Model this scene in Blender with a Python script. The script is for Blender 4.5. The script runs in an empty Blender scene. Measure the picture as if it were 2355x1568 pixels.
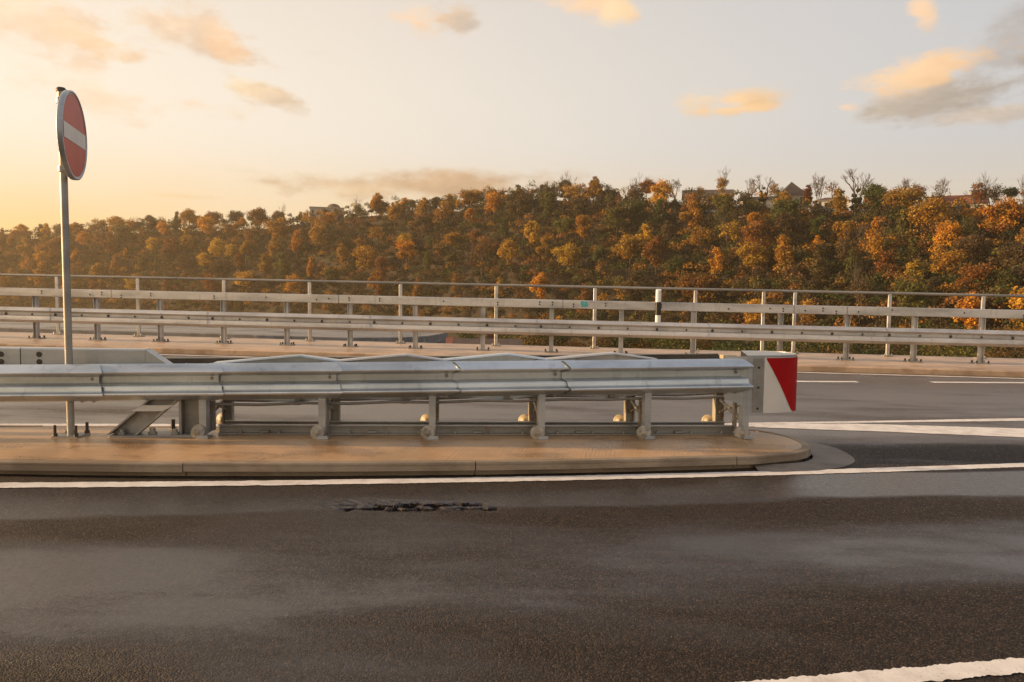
import bpy, math, random
import numpy as np
from mathutils import Vector, Matrix

random.seed(7)
R = math.radians
SC = bpy.context.scene
COL = SC.collection

# ------------------------------------------------------------------ camera
CAM_H = 1.54
F_PX = 1700.0                      # focal length in units of a 2354 px wide picture
PITCH = math.atan(112 / F_PX)
ROLL = R(0.63)
GRADE = -0.0105                    # the whole bridge falls gently towards +x
cam_d = bpy.data.cameras.new('camera')
cam_d.sensor_width = 36.0
cam_d.lens = F_PX / 2354 * 36.0
cam_d.clip_start = 0.1
cam_d.clip_end = 6000
cam = bpy.data.objects.new('camera', cam_d)
COL.objects.link(cam)
cam.matrix_world = Matrix.Translation((0, 0, CAM_H)) @ Matrix.Rotation(math.pi / 2 - PITCH, 4, 'X') @ Matrix.Rotation(ROLL, 4, 'Z')
SC.camera = cam

# ------------------------------------------------------------------ sun, sky, exposure
SUN_AZ = R(-90)                    # measured from +y, negative = to the left
SUN_EL = R(12)
S_DIR = Vector((math.sin(SUN_AZ) * math.cos(SUN_EL), math.cos(SUN_AZ) * math.cos(SUN_EL), math.sin(SUN_EL)))
sun_d = bpy.data.lights.new('sun', 'SUN')
sun_d.energy = 5.0
sun_d.angle = R(0.9)
sun_d.color = (1.0, 0.66, 0.34)
sun = bpy.data.objects.new('sun', sun_d)
COL.objects.link(sun)
sun.rotation_euler = S_DIR.to_track_quat('Z', 'Y').to_euler()

SC.view_settings.view_transform = 'Standard'
SC.view_settings.look = 'None'
SC.view_settings.exposure = 0.8
SC.view_settings.gamma = 1.0
SC.render.engine = 'CYCLES'
SC.cycles.max_bounces = 5
SC.cycles.diffuse_bounces = 2
SC.cycles.glossy_bounces = 3
SC.cycles.transmission_bounces = 2
SC.cycles.volume_bounces = 0
SC.cycles.transparent_max_bounces = 4
SC.cycles.use_denoising = True


def pray(px, py):
    dx = (px - 1177) / F_PX
    dy = -(py - 784) / F_PX
    c, s = math.cos(ROLL), math.sin(ROLL)
    rx, ry = dx * c - dy * s, dx * s + dy * c
    cp, sp = math.cos(PITCH), math.sin(PITCH)
    return Vector((rx, cp + sp * ry, -sp + cp * ry))


def at(px, py, Y):
    d = pray(px, py)
    return Vector((0, 0, CAM_H)) + d * (Y / d.y)


def project(p):
    v = cam.matrix_world.inverted() @ Vector(p)
    return 1177 + F_PX * v.x / -v.z, 784 - F_PX * v.y / -v.z


# ---- node helpers
def N(nt, typ, **kw):
    n = nt.nodes.new(typ)
    for k, v in kw.items():
        if k == 'inp':
            for kk, vv in v.items():
                if isinstance(vv, bpy.types.NodeSocket):
                    nt.links.new(vv, n.inputs[kk])
                else:
                    n.inputs[kk].default_value = vv
        else:
            setattr(n, k, v)
    return n


def M(nt, op, a, b=None, c=None, clamp=False):
    n = nt.nodes.new('ShaderNodeMath')
    n.operation = op
    n.use_clamp = clamp
    for i, v in enumerate((a, b, c)):
        if v is None:
            continue
        if isinstance(v, bpy.types.NodeSocket):
            nt.links.new(v, n.inputs[i])
        else:
            n.inputs[i].default_value = v
    return n.outputs[0]


def VM(nt, op, a, b=None, out=0):
    n = nt.nodes.new('ShaderNodeVectorMath')
    n.operation = op
    for i, v in enumerate((a, b)):
        if v is None:
            continue
        if isinstance(v, bpy.types.NodeSocket):
            nt.links.new(v, n.inputs[i])
        else:
            n.inputs[i].default_value = v
    return n.outputs[out]


def RAMP(nt, fac, stops, interp='LINEAR'):
    n = nt.nodes.new('ShaderNodeValToRGB')
    n.color_ramp.interpolation = interp
    el = n.color_ramp.elements
    while len(el) < len(stops):
        el.new(0.5)
    for e, (p, c) in zip(el, stops):
        e.position = p
        e.color = (*c, 1) if len(c) == 3 else c
    nt.links.new(fac, n.inputs[0])
    return n.outputs[0]


def MR(nt, v, a, b, c=0.0, d=1.0, smooth=True):
    n = nt.nodes.new('ShaderNodeMapRange')
    n.interpolation_type = 'SMOOTHSTEP' if smooth else 'LINEAR'
    nt.links.new(v, n.inputs['Value'])
    n.inputs['From Min'].default_value = a
    n.inputs['From Max'].default_value = b
    n.inputs['To Min'].default_value = c
    n.inputs['To Max'].default_value = d
    return n.outputs[0]


def MIX(nt, fac, a, b, mode='MIX'):
    n = nt.nodes.new('ShaderNodeMix')
    n.data_type = 'RGBA'
    n.blend_type = mode
    for i, v in ((0, fac), (6, a), (7, b)):
        if isinstance(v, bpy.types.NodeSocket):
            nt.links.new(v, n.inputs[i])
        else:
            n.inputs[i].default_value = (*v, 1) if isinstance(v, (tuple, list)) and len(v) == 3 else v
    return n.outputs[2]


def srgb(r, g, b):
    f = lambda c: ((c / 255 + 0.055) / 1.055) ** 2.4 if c > 10 else c / 255 / 12.92
    return (f(r), f(g), f(b))


# ---- the sky
world = bpy.data.worlds.new('World')
SC.world = world
world.use_nodes = True
wt = world.node_tree
wt.nodes.clear()
wout = N(wt, 'ShaderNodeOutputWorld')
bg = N(wt, 'ShaderNodeBackground')
bg.inputs['Strength'].default_value = 0.1
wt.links.new(bg.outputs[0], wout.inputs[0])
sky = N(wt, 'ShaderNodeTexSky', sky_type='NISHITA', sun_disc=False)
sky.sun_elevation = SUN_EL
sky.sun_rotation = SUN_AZ  # same direction as the sun lamp
sky.air_density = 1.0
sky.dust_density = 4.0
sky.ozone_density = 1.0
tc = N(wt, 'ShaderNodeTexCoord')
D = VM(wt, 'NORMALIZE', tc.outputs['Generated'])
sep = N(wt, 'ShaderNodeSeparateXYZ')
wt.links.new(D, sep.inputs[0])
EL = sep.outputs['Z']
# thin evening haze veil over the blue: warm low and near the sun, cool grey high and away from it
sd = VM(wt, 'DOT_PRODUCT', D, tuple(S_DIR), out=1)
near_sun = MR(wt, sd, -0.95, 0.78)
high = MR(wt, EL, 0.02, 0.42, smooth=False)
low_col = MIX(wt, near_sun, srgb(232, 212, 182), srgb(255, 214, 138))
mid_col = MIX(wt, near_sun, srgb(196, 198, 202), srgb(255, 242, 222))
top_col = MIX(wt, near_sun, srgb(172, 181, 196), srgb(234, 218, 202))
zen_col = MIX(wt, near_sun, srgb(142, 156, 182), srgb(176, 176, 182))
veil = MIX(wt, MR(wt, EL, 0.03, 0.20), low_col, mid_col)
veil = MIX(wt, MR(wt, EL, 0.20, 0.52), veil, top_col)
veil = MIX(wt, MR(wt, EL, 0.45, 0.95), veil, zen_col)
veil = VM(wt, 'SCALE', veil)
veil.node.inputs['Scale'].default_value = 6.15
col = MIX(wt, 0.94, sky.outputs[0], veil)
# clouds, by direction
stretch = VM(wt, 'MULTIPLY', D, (1.0, 1.0, 2.2))
nA = N(wt, 'ShaderNodeTexNoise', inp={'Vector': stretch, 'Scale': 11.0, 'Detail': 7.0, 'Roughness': 0.58})
nB = N(wt, 'ShaderNodeTexNoise', inp={'Vector': stretch, 'Scale': 3.0, 'Detail': 3.0, 'Roughness': 0.5})
nC = N(wt, 'ShaderNodeTexNoise', inp={'Vector': stretch, 'Scale': 26.0, 'Detail': 5.0, 'Roughness': 0.6})
nAf = M(wt, 'SUBTRACT', nA.outputs['Fac'], 0.5)
nCf = M(wt, 'SUBTRACT', nC.outputs['Fac'], 0.5)
nAC = M(wt, 'MULTIPLY_ADD', nAf, 3.0, M(wt, 'MULTIPLY', nCf, 1.3))
# broad faint cirrus everywhere
cir = M(wt, 'MULTIPLY', MR(wt, nB.outputs['Fac'], 0.5, 0.75), 0.22)
col = MIX(wt, cir, col, VM(wt, 'SCALE', mid_col))
col.node.inputs[7].links[0].from_node.inputs['Scale'].default_value = 6.3


def cloud(px, py, w, h, tilt, lit, dark, amt, shade=0.5, rough=1.0):
    """a cloud in the direction of (px, py), angular size w x h; lit on the sun's side"""
    global col
    c = pray(px, py).normalized()
    rt = Vector((c.y, -c.x, 0)).normalized()
    up = rt.cross(c).normalized()
    ct, st = math.cos(tilt), math.sin(tilt)
    r2 = rt * ct + up * st
    u2 = up * ct - rt * st
    a = w / 2 / F_PX
    b = h / 2 / F_PX
    rot = Matrix((r2, u2, c)).transposed().to_euler()
    mp = N(wt, 'ShaderNodeMapping', vector_type='TEXTURE', inp={'Vector': D, 'Location': tuple(c), 'Rotation': tuple(rot), 'Scale': (2 * a, 2 * b, 0.8)})
    gr = N(wt, 'ShaderNodeTexGradient', gradient_type='SPHERICAL', inp={'Vector': mp.outputs[0]})
    m = M(wt, 'MULTIPLY_ADD', gr.outputs['Fac'], 2.0, -1.14)
    m = M(wt, 'MULTIPLY_ADD', nAC, rough, m)
    m = MR(wt, m, -0.12, 0.75)
    # side away from the sun and the underside are darker
    sh = VM(wt, 'DOT_PRODUCT', mp.outputs[0], (0.70, -0.56, 0.0), out=1)
    sh = M(wt, 'MULTIPLY_ADD', nCf, 1.6, sh)
    sh = M(wt, 'ADD', sh, shade, clamp=True)
    cc = MIX(wt, sh, tuple(6.3 * x for x in lit), tuple(5.8 * x for x in dark))
    col = MIX(wt, M(wt, 'MULTIPLY', m, amt), col, cc)


P_LIT = srgb(255, 214, 172)
P_MID = srgb(240, 200, 162)
P_GRY = srgb(188, 176, 164)
cloud(70, 45, 340, 130, -0.25, srgb(255, 228, 192), srgb(244, 208, 172), 0.75, 0.5)
cloud(410, 55, 380, 120, -0.12, srgb(255, 222, 184), srgb(226, 198, 172), 0.85, 0.55)
cloud(520, 95, 120, 70, -0.5, P_LIT, P_MID, 0.8, 0.3)
cloud(240, 105, 220, 44, -0.2, srgb(255, 224, 186), srgb(244, 208, 170), 0.8)
cloud(950, 50, 170, 60, -0.2, P_LIT, P_MID, 0.85, 0.2)
cloud(1050, 52, 140, 60, -0.05, P_MID, srgb(205, 186, 166), 0.8, 0.7)
cloud(1370, 8, 240, 50, -0.1, P_LIT, P_MID, 0.85, 0.2)
cloud(1430, 28, 130, 62, 0.15, srgb(255, 224, 178), P_MID, 0.9, 0.2)
cloud(2128, 22, 62, 34, 0.1, P_LIT, P_MID, 0.85, 0.2)
cloud(2133, 46, 58, 34, -0.2, P_LIT, P_MID, 0.7, 0.3)
cloud(2300, 130, 190, 90, 0.75, P_GRY, srgb(176, 168, 162), 0.6, 0.6)
cloud(2240, 212, 400, 84, 0.16, srgb(205, 188, 168), srgb(166, 156, 147), 0.92, 0.62)
cloud(2330, 255, 300, 46, 0.05, srgb(226, 202, 176), srgb(190, 176, 162), 0.7, 0.5)
cloud(2110, 166, 330, 54, 0.13, srgb(255, 214, 168), srgb(244, 200, 156), 0.95, 0.25)
cloud(1712, 236, 270, 62, 0.03, srgb(255, 214, 162), srgb(226, 186, 142), 0.95, 0.35, 0.8)
cloud(1720, 250, 240, 26, 0.0, srgb(255, 212, 158), srgb(248, 200, 150), 0.8, 0.2, 0.7)
cloud(1945, 246, 50, 20, -0.2, P_LIT, P_MID, 0.6, 0.2)
cloud(612, 210, 150, 38, -0.1, srgb(255, 226, 184), srgb(222, 192, 160), 0.85, 0.5)
cloud(650, 236, 100, 30, -0.35, srgb(240, 216, 188), srgb(226, 203, 176), 0.6, 0.6)
cloud(1010, 428, 860, 84, 0.02, srgb(228, 192, 150), srgb(196, 164, 134), 0.95, 0.6, 0.7)
cloud(850, 436, 260, 44, 0.05, srgb(244, 214, 170), srgb(222, 192, 156), 0.7, 0.5, 0.75)
cloud(1400, 440, 380, 34, -0.02, srgb(236, 208, 172), srgb(220, 192, 160), 0.6, 0.6, 0.75)
cloud(390, 450, 220, 18, 0.0, srgb(246, 216, 168), srgb(240, 208, 164), 0.5, 0.5)
cloud(260, 235, 420, 100, -0.15, srgb(255, 226, 192), srgb(246, 212, 178), 0.7, 0.4)
wt.links.new(col, bg.inputs['Color'])
world.cycles.sampling_method = 'MANUAL'
world.cycles.sample_map_resolution = 256

# ------------------------------------------------------------------ building helpers


class MB:
    """collects geometry for ONE mesh object"""

    def __init__(self):
        self.v, self.f, self.sm = [], [], []

    def add(self, vs, fs, smooth=False):
        o = len(self.v)
        self.v += [tuple(x) for x in vs]
        self.f += [tuple(i + o for i in f) for f in fs]
        self.sm += [smooth] * len(fs)
        return self

    def hexa(self, p):                      # 8 corners: bottom 4 ccw, top 4 ccw
        return self.add(p, [(3, 2, 1, 0), (4, 5, 6, 7), (0, 1, 5, 4), (1, 2, 6, 5), (2, 3, 7, 6), (3, 0, 4, 7)])

    def box(self, c, s, rz=0.0, ch=0.0):
        """box with optional chamfered vertical+top edges"""
        cx, cy, cz = c
        hx, hy, hz = s[0] / 2, s[1] / 2, s[2] / 2
        ca, sa = math.cos(rz), math.sin(rz)
        T = lambda x, y, z: (cx + x * ca - y * sa, cy + x * sa + y * ca, cz + z)
        if ch <= 0:
            return self.hexa([T(-hx, -hy, -hz), T(hx, -hy, -hz), T(hx, hy, -hz), T(-hx, hy, -hz),
                              T(-hx, -hy, hz), T(hx, -hy, hz), T(hx, hy, hz), T(-hx, hy, hz)])
        ring = lambda k, z: [T(-hx + k, -hy, z), T(hx - k, -hy, z), T(hx, -hy + k, z), T(hx, hy - k, z),
                             T(hx - k, hy, z), T(-hx + k, hy, z), T(-hx, hy - k, z), T(-hx, -hy + k, z)]
        r0, r1 = ring(ch, -hz), ring(ch, hz - ch)
        hx -= ch
        hy -= ch
        r2 = ring(ch * .4, hz)
        fs = [tuple(range(7, -1, -1)), tuple(range(16, 24))]
        for b in (0, 8):
            fs += [(b + i, b + (i + 1) % 8, b + 8 + (i + 1) % 8, b + 8 + i) for i in range(8)]
        return self.add(r0 + r1 + r2, fs)

    def tube(self, pts, rad, n=10, cap=True, smooth=True):
        pts = [Vector(p) for p in pts]
        if not hasattr(rad, '__len__'):
            rad = [rad] * len(pts)
        vs, fs = [], []
        for i, p in enumerate(pts):
            t = (pts[min(i + 1, len(pts) - 1)] - pts[max(i - 1, 0)]).normalized()
            ref = Vector((0, 0, 1)) if abs(t.z) < 0.9 else Vector((1, 0, 0))
            a = t.cross(ref).normalized()
            b = t.cross(a).normalized()
            for k in range(n):
                an = 2 * math.pi * k / n
                vs.append(p + (a * math.cos(an) + b * math.sin(an)) * rad[i])
        for i in range(len(pts) - 1):
            for k in range(n):
                fs.append((i * n + k, i * n + (k + 1) % n, (i + 1) * n + (k + 1) % n, (i + 1) * n + k))
        self.add(vs, fs, smooth)
        if cap:
            self.add(vs[:n], [tuple(range(n))])
            self.add(vs[-n:], [tuple(range(n - 1, -1, -1))])
        return self

    def sweep(self, prof, frames, closed=False, smooth=False, caps=False):
        """prof: [(a, b)], frames: [(origin, A, B)] -> skin"""
        n = len(prof)
        vs = []
        for o, A, B in frames:
            vs += [Vector(o) + A * a + B * b for a, b in prof]
        fs = []
        m = n if closed else n - 1
        for i in range(len(frames) - 1):
            for k in range(m):
                fs.append((i * n + k, i * n + (k + 1) % n, (i + 1) * n + (k + 1) % n, (i + 1) * n + k))
        self.add(vs, fs, smooth)
        if caps and closed:
            self.add(vs[:n], [tuple(range(n))])
            self.add(vs[-n:], [tuple(range(n - 1, -1, -1))])
        return self

    def build(self, name, mat, parent=None, origin=(0, 0, 0), loc=None):
        o0 = Vector(origin)
        me = bpy.data.meshes.new(name)
        me.from_pydata([Vector(v) - o0 for v in self.v], [], self.f)
        me.polygons.foreach_set('use_smooth', self.sm)
        me.materials.append(mat)
        me.update()
        ob = bpy.data.objects.new(name, me)
        COL.objects.link(ob)
        ob.parent = parent
        if loc is not None:
            ob.location = loc
        elif parent is None:
            ob.location = o0
        return ob


def small(ob):
    """fixings too small to pick apart singly stay joined"""
    ob['kind'] = 'stuff'
    return ob


def fixn(ob):
    """consistent outward normals"""
    import bmesh
    bm = bmesh.new()
    bm.from_mesh(ob.data)
    bmesh.ops.recalc_face_normals(bm, faces=bm.faces)
    bm.to_mesh(ob.data)
    bm.free()
    return ob


def thing(name, label, cat, loc=(0, 0, 0), group=None):
    o = bpy.data.objects.new(name, None)
    COL.objects.link(o)
    o.location = loc
    o.empty_display_size = 0.2
    o['label'] = label
    o['category'] = cat
    if group:
        o['group'] = group
    return o


def tag(o, label=None, cat=None, group=None, kind=None):
    if label:
        o['label'] = label
    if cat:
        o['category'] = cat
    if group:
        o['group'] = group
    if kind:
        o['kind'] = kind
    return o


def dup(o, parent, loc, rz=None):
    """copy of an object and its children (shared meshes)"""
    c = o.copy()
    COL.objects.link(c)
    c.parent = parent
    c.location = loc
    if rz is not None:
        c.rotation_euler.z = rz
    for ch in o.children:
        d = ch.copy()
        COL.objects.link(d)
        d.parent = c
    return c


def gz(x):
    return GRADE * x


def arr_mesh(name, V, F, mat, smooth=False):
    """fast mesh from numpy arrays, all faces with F.shape[1] corners"""
    me = bpy.data.meshes.new(name)
    k = F.shape[1]
    me.vertices.add(len(V))
    me.vertices.foreach_set('co', np.asarray(V, dtype=np.float32).ravel())
    me.loops.add(F.size)
    me.loops.foreach_set('vertex_index', F.astype(np.int32).ravel())
    me.polygons.add(len(F))
    me.polygons.foreach_set('loop_start', np.arange(0, F.size, k, dtype=np.int32))
    if smooth:
        me.polygons.foreach_set('use_smooth', np.ones(len(F), dtype=bool))
    me.update(calc_edges=True)
    if mat:
        me.materials.append(mat)
    return me


# ------------------------------------------------------------------ materials
def mat(name):
    m = bpy.data.materials.new(name)
    m.use_nodes = True
    nt = m.node_tree
    return m, nt, nt.nodes['Principled BSDF']


def geo_pos(nt):
    return N(nt, 'ShaderNodeNewGeometry').outputs['Position']


def noise(nt, vec, scale, detail=4.0, rough=0.55, out='Fac'):
    return N(nt, 'ShaderNodeTexNoise', inp={'Vector': vec, 'Scale': scale, 'Detail': detail, 'Roughness': rough}).outputs[out]


def bump(nt, h, strength, dist, bs):
    b = N(nt, 'ShaderNodeBump', inp={'Height': h, 'Strength': strength, 'Distance': dist})
    nt.links.new(b.outputs[0], bs.inputs['Normal'])
    return b


def m_steel(name, base=(0.50, 0.515, 0.52), rough=0.40, metal=0.75, rust=0.0, dirt=0.35):
    m, nt, bs = mat(name)
    p = geo_pos(nt)
    st = VM(nt, 'MULTIPLY', p, (0.35, 0.35, 1.6))
    a = noise(nt, st, 2.2, 6, 0.62)
    b = noise(nt, p, 38, 4, 0.6)
    v = N(nt, 'ShaderNodeTexVoronoi', inp={'Vector': p, 'Scale': 70.0}).outputs['Color']
    sp = N(nt, 'ShaderNodeSeparateColor', inp={'Color': v}).outputs[0]
    dk = tuple(x * 0.62 for x in base)
    c = MIX(nt, MR(nt, a, 0.35, 0.72), base, dk)
    c = MIX(nt, M(nt, 'MULTIPLY', sp, 0.10), c, (0.34, 0.36, 0.38))
    drt = M(nt, 'MULTIPLY', MR(nt, noise(nt, VM(nt, 'MULTIPLY', p, (3.5, 3.5, 0.7)), 2.6, 6, 0.68), 0.52, 0.78), dirt)
    c = MIX(nt, drt, c, (0.14, 0.135, 0.125))
    if rust > 0:
        rf = M(nt, 'MULTIPLY', MR(nt, noise(nt, p, 9, 5, 0.65), 0.53, 0.66), rust)
        c = MIX(nt, rf, c, (0.22, 0.10, 0.035))
    nt.links.new(c, bs.inputs['Base Color'])
    bs.inputs['Metallic'].default_value = metal
    r = M(nt, 'MULTIPLY_ADD', b, 0.14, rough - 0.06)
    r = M(nt, 'MULTIPLY_ADD', drt, 0.25, r)
    nt.links.new(r, bs.inputs['Roughness'])
    bump(nt, a, 0.05, 0.01, bs)
    return m


STEEL = m_steel('galvanised_steel', (0.50, 0.52, 0.525), 0.40, 0.60, 0, 0.35)
STEEL_NEW = m_steel('galvanised_steel_bright', (0.68, 0.735, 0.755), 0.34, 0.80, 0, 0.35)
STEEL_OLD = m_steel('weathered_steel', (0.34, 0.325, 0.29), 0.46, 0.45, 0.25, 0.5)
STEEL_PALE = m_steel('pale_weathered_steel', (0.62, 0.61, 0.59), 0.40, 0.50, 0, 0.45)
STEEL_RUST = m_steel('rust_stained_steel', (0.40, 0.36, 0.28), 0.55, 0.45, 0.8, 0.5)


def m_plain(name, c, rough=0.6, metal=0.0, var=0.25, scale=9.0, bmp=0.1, spec=0.5):
    m, nt, bs = mat(name)
    p = geo_pos(nt)
    a = noise(nt, p, scale, 6, 0.6)
    c1 = MIX(nt, MR(nt, a, 0.3, 0.75), c, tuple(x * (1 - var) for x in c))
    nt.links.new(c1, bs.inputs['Base Color'])
    bs.inputs['Roughness'].default_value = rough
    bs.inputs['Metallic'].default_value = metal
    bs.inputs['Specular IOR Level'].default_value = spec
    if bmp:
        bump(nt, a, bmp, 0.01, bs)
    return m


RED = m_plain('red_reflective_sheet', (0.44, 0.004, 0.006), 0.6, 0, 0.2, 5, 0.02, 0.15)
WHITE_REFL = m_plain('white_reflective_sheet', (0.72, 0.68, 0.62), 0.4, 0, 0.08, 5, 0.02)
SIGN_RED = m_plain('faded_sign_red', (0.56, 0.060, 0.030), 0.42, 0, 0.25, 3, 0.02)
SIGN_WHITE = m_plain('sign_white', (0.70, 0.66, 0.60), 0.42, 0, 0.12, 5, 0.02)
BOLT = m_plain('dark_bolt_steel', (0.09, 0.075, 0.06), 0.5, 0.6, 0.3, 30, 0)
PLASTIC = m_plain('offwhite_plastic', (0.44, 0.39, 0.31), 0.55, 0, 0.6, 18, 0.15)
POST_WHITE = m_plain('post_white_plastic', (0.80, 0.78, 0.74), 0.45, 0, 0.08, 8, 0)
POST_BLACK = m_plain('post_black_plastic', (0.02, 0.018, 0.016), 0.4, 0, 0.2, 8, 0)
AMBER = m_plain('grey_reflector', (0.35, 0.35, 0.36), 0.2, 0, 0.1, 8, 0)
TURQ = m_plain('turquoise_paint', (0.10, 0.42, 0.44), 0.55, 0, 0.4, 18, 0)
CREAM = m_plain('cream_cap', (0.42, 0.34, 0.21), 0.5, 0, 0.2, 14, 0)
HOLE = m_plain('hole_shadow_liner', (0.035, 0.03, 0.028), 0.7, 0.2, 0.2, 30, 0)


def noise2(nt, vec, scale, detail=4.0, rough=0.55):
    return N(nt, 'ShaderNodeTexNoise', noise_dimensions='2D', inp={'Vector': vec, 'Scale': scale, 'Detail': detail, 'Roughness': rough}).outputs['Fac']


def m_asphalt():
    m, nt, bs = mat('asphalt')
    p = geo_pos(nt)
    xyz = N(nt, 'ShaderNodeSeparateXYZ')
    nt.links.new(p, xyz.inputs[0])
    X, Y = xyz.outputs[0], xyz.outputs[1]
    wob = noise2(nt, VM(nt, 'MULTIPLY', p, (0.35, 0.9, 1)), 1.0, 4, 0.55)
    wb = M(nt, 'SUBTRACT', wob, 0.5)
    # v: metres in front of the white edge line (positive = towards the camera)
    v = M(nt, 'SUBTRACT', M(nt, 'MULTIPLY_ADD', X, 0.15, 6.03), Y)
    vw = M(nt, 'MULTIPLY_ADD', wb, 0.35, v)
    stones = N(nt, 'ShaderNodeTexVoronoi', voronoi_dimensions='2D', inp={'Vector': p, 'Scale': 115.0, 'Randomness': 1.0})
    fine = noise2(nt, p, 190, 1, 0.6)
    mid = noise2(nt, p, 24, 4, 0.6)
    big = noise2(nt, VM(nt, 'MULTIPLY', p, (0.25, 0.8, 1)), 1.1, 5, 0.6)
    worm = noise2(nt, p, 46, 2, 0.5)
    wn = M(nt, 'ABSOLUTE', M(nt, 'SUBTRACT', worm, 0.5))
    pit = M(nt, 'MULTIPLY', MR(nt, wn, 0.042, 0.010), MR(nt, noise2(nt, p, 17, 2, 0.5), 0.42, 0.52))
    stc = N(nt, 'ShaderNodeSeparateColor', inp={'Color': stones.outputs['Color']}).outputs[0]
    c = MIX(nt, M(nt, 'POWER', stc, 1.8), (0.011, 0.0074, 0.005), (0.078, 0.051, 0.032))
    c = MIX(nt, MR(nt, big, 0.4, 0.75, 0, 0.4), c, (0.030, 0.021, 0.0145))
    c = MIX(nt, M(nt, 'MULTIPLY', pit, 0.9), c, (0.008, 0.006, 0.005))
    # damp film: lies in the gutter strip, in the polished wheel track and over the far carriageway; it changes gloss, not colour
    wet = M(nt, 'MULTIPLY', MR(nt, vw, -0.06, 0.03), MR(nt, vw, 0.86, 0.70))
    trk = M(nt, 'MULTIPLY', MR(nt, vw, 1.10, 1.80), MR(nt, vw, 3.0, 2.1))
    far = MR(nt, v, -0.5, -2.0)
    bias = M(nt, 'MAXIMUM', M(nt, 'MULTIPLY', wet, 0.42), M(nt, 'MAXIMUM', M(nt, 'MULTIPLY', trk, 0.30), M(nt, 'MULTIPLY', far, 0.32)))
    film = M(nt, 'ADD', big, M(nt, 'MULTIPLY_ADD', M(nt, 'SUBTRACT', mid, 0.5), 0.16, bias))
    gl = MR(nt, film, 0.44, 0.88)
    c = MIX(nt, M(nt, 'MULTIPLY', far, 0.75), c, MIX(nt, stc, (0.060, 0.044, 0.032), (0.130, 0.096, 0.070)))   # paler tint beyond the island: sky glow off the far road put into colour
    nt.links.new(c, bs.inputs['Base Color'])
    r = M(nt, 'SUBTRACT', 0.66, M(nt, 'MULTIPLY', gl, 0.36))
    r = M(nt, 'MULTIPLY_ADD', M(nt, 'SUBTRACT', mid, 0.5), 0.2, r, clamp=True)
    r = M(nt, 'SUBTRACT', r, M(nt, 'MULTIPLY', M(nt, 'GREATER_THAN', stc, 0.94), 0.3), clamp=True)
    r = M(nt, 'MAXIMUM', r, M(nt, 'MULTIPLY_ADD', wet, -0.07, 0.285))
    nt.links.new(r, bs.inputs['Roughness'])
    nt.links.new(M(nt, 'MULTIPLY_ADD', gl, 0.65, 0.22), bs.inputs['Specular IOR Level'])
    h = M(nt, 'ADD', M(nt, 'MULTIPLY', stones.outputs['Distance'], -0.9), M(nt, 'MULTIPLY', fine, 0.5))
    h = M(nt, 'SUBTRACT', h, M(nt, 'MULTIPLY', pit, 1.2))
    st = M(nt, 'SUBTRACT', 0.85, M(nt, 'MULTIPLY', gl, 0.78))
    b = N(nt, 'ShaderNodeBump', inp={'Height': h, 'Strength': st, 'Distance': 0.009})
    nt.links.new(b.outputs[0], bs.inputs['Normal'])
    return m


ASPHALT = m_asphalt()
BROKEN = m_plain('broken_asphalt', (0.020, 0.014, 0.010), 0.95, 0, 0.6, 60, 0.3, 0.15)


def m_concrete(name, base, streak=0.4, sc=1.0, rough=0.75, broom=None):
    m, nt, bs = mat(name)
    p = geo_pos(nt)
    a = noise(nt, p, 1.6 * sc, 6, 0.6)
    b = noise(nt, p, 60 * sc, 4, 0.65)
    c = MIX(nt, MR(nt, a, 0.3, 0.72), base, tuple(x * 0.68 for x in base))
    c = MIX(nt, MR(nt, b, 0.56, 0.75, 0, 0.45), c, tuple(x * 0.45 for x in base))
    s = noise(nt, VM(nt, 'MULTIPLY', p, (0.5, 5, 5)), 2.4 * sc, 5, 0.65)
    c = MIX(nt, M(nt, 'MULTIPLY', MR(nt, s, 0.5, 0.75), streak), c, (base[0] * 0.5, base[1] * 0.42, base[2] * 0.36))
    wetp = MR(nt, noise(nt, VM(nt, 'MULTIPLY', p, (0.8, 1.6, 1)), 1.7, 5, 0.62), 0.47, 0.60)
    c = MIX(nt, M(nt, 'MULTIPLY', wetp, 0.6 if broom else 0.5), c, tuple(x * y for x, y in zip(base, (0.40, 0.34, 0.28))))
    h = b
    if broom:
        rot = N(nt, 'ShaderNodeVectorRotate', inp={'Vector': p, 'Angle': broom})
        rot.rotation_type = 'Z_AXIS'
        br = noise(nt, VM(nt, 'MULTIPLY', rot.outputs[0], (1.2, 60, 1)), 1.0, 3, 0.6)
        c = MIX(nt, MR(nt, br, 0.45, 0.75, 0, 0.35), c, tuple(x * 0.55 for x in base))
        h = M(nt, 'ADD', b, M(nt, 'MULTIPLY', br, 1.2))
    nt.links.new(c, bs.inputs['Base Color'])
    nt.links.new(M(nt, 'SUBTRACT', M(nt, 'MULTIPLY_ADD', b, 0.3, rough - 0.1), M(nt, 'MULTIPLY', wetp, 0.12)), bs.inputs['Roughness'])
    bump(nt, h, 0.35, 0.006, bs)
    return m


CONC = m_concrete('broomed_concrete', (0.58, 0.365, 0.19), 0.45, 1.0, 0.34, broom=1.75)
KERB = m_concrete('kerb_concrete', (0.34, 0.265, 0.185), 0.6)
WALK = m_concrete('walkway_concrete', (0.60, 0.42, 0.275), 0.3, 0.7, 0.42)
APRON = m_concrete('apron_concrete', (0.25, 0.21, 0.17), 0.7, 1.6)
DECK = m_concrete('deck_concrete', (0.30, 0.28, 0.26), 0.5, 0.4)
JOINT = m_plain('dark_mortar', (0.03, 0.022, 0.016), 0.9, 0, 0.4, 40, 0.2)


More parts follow.
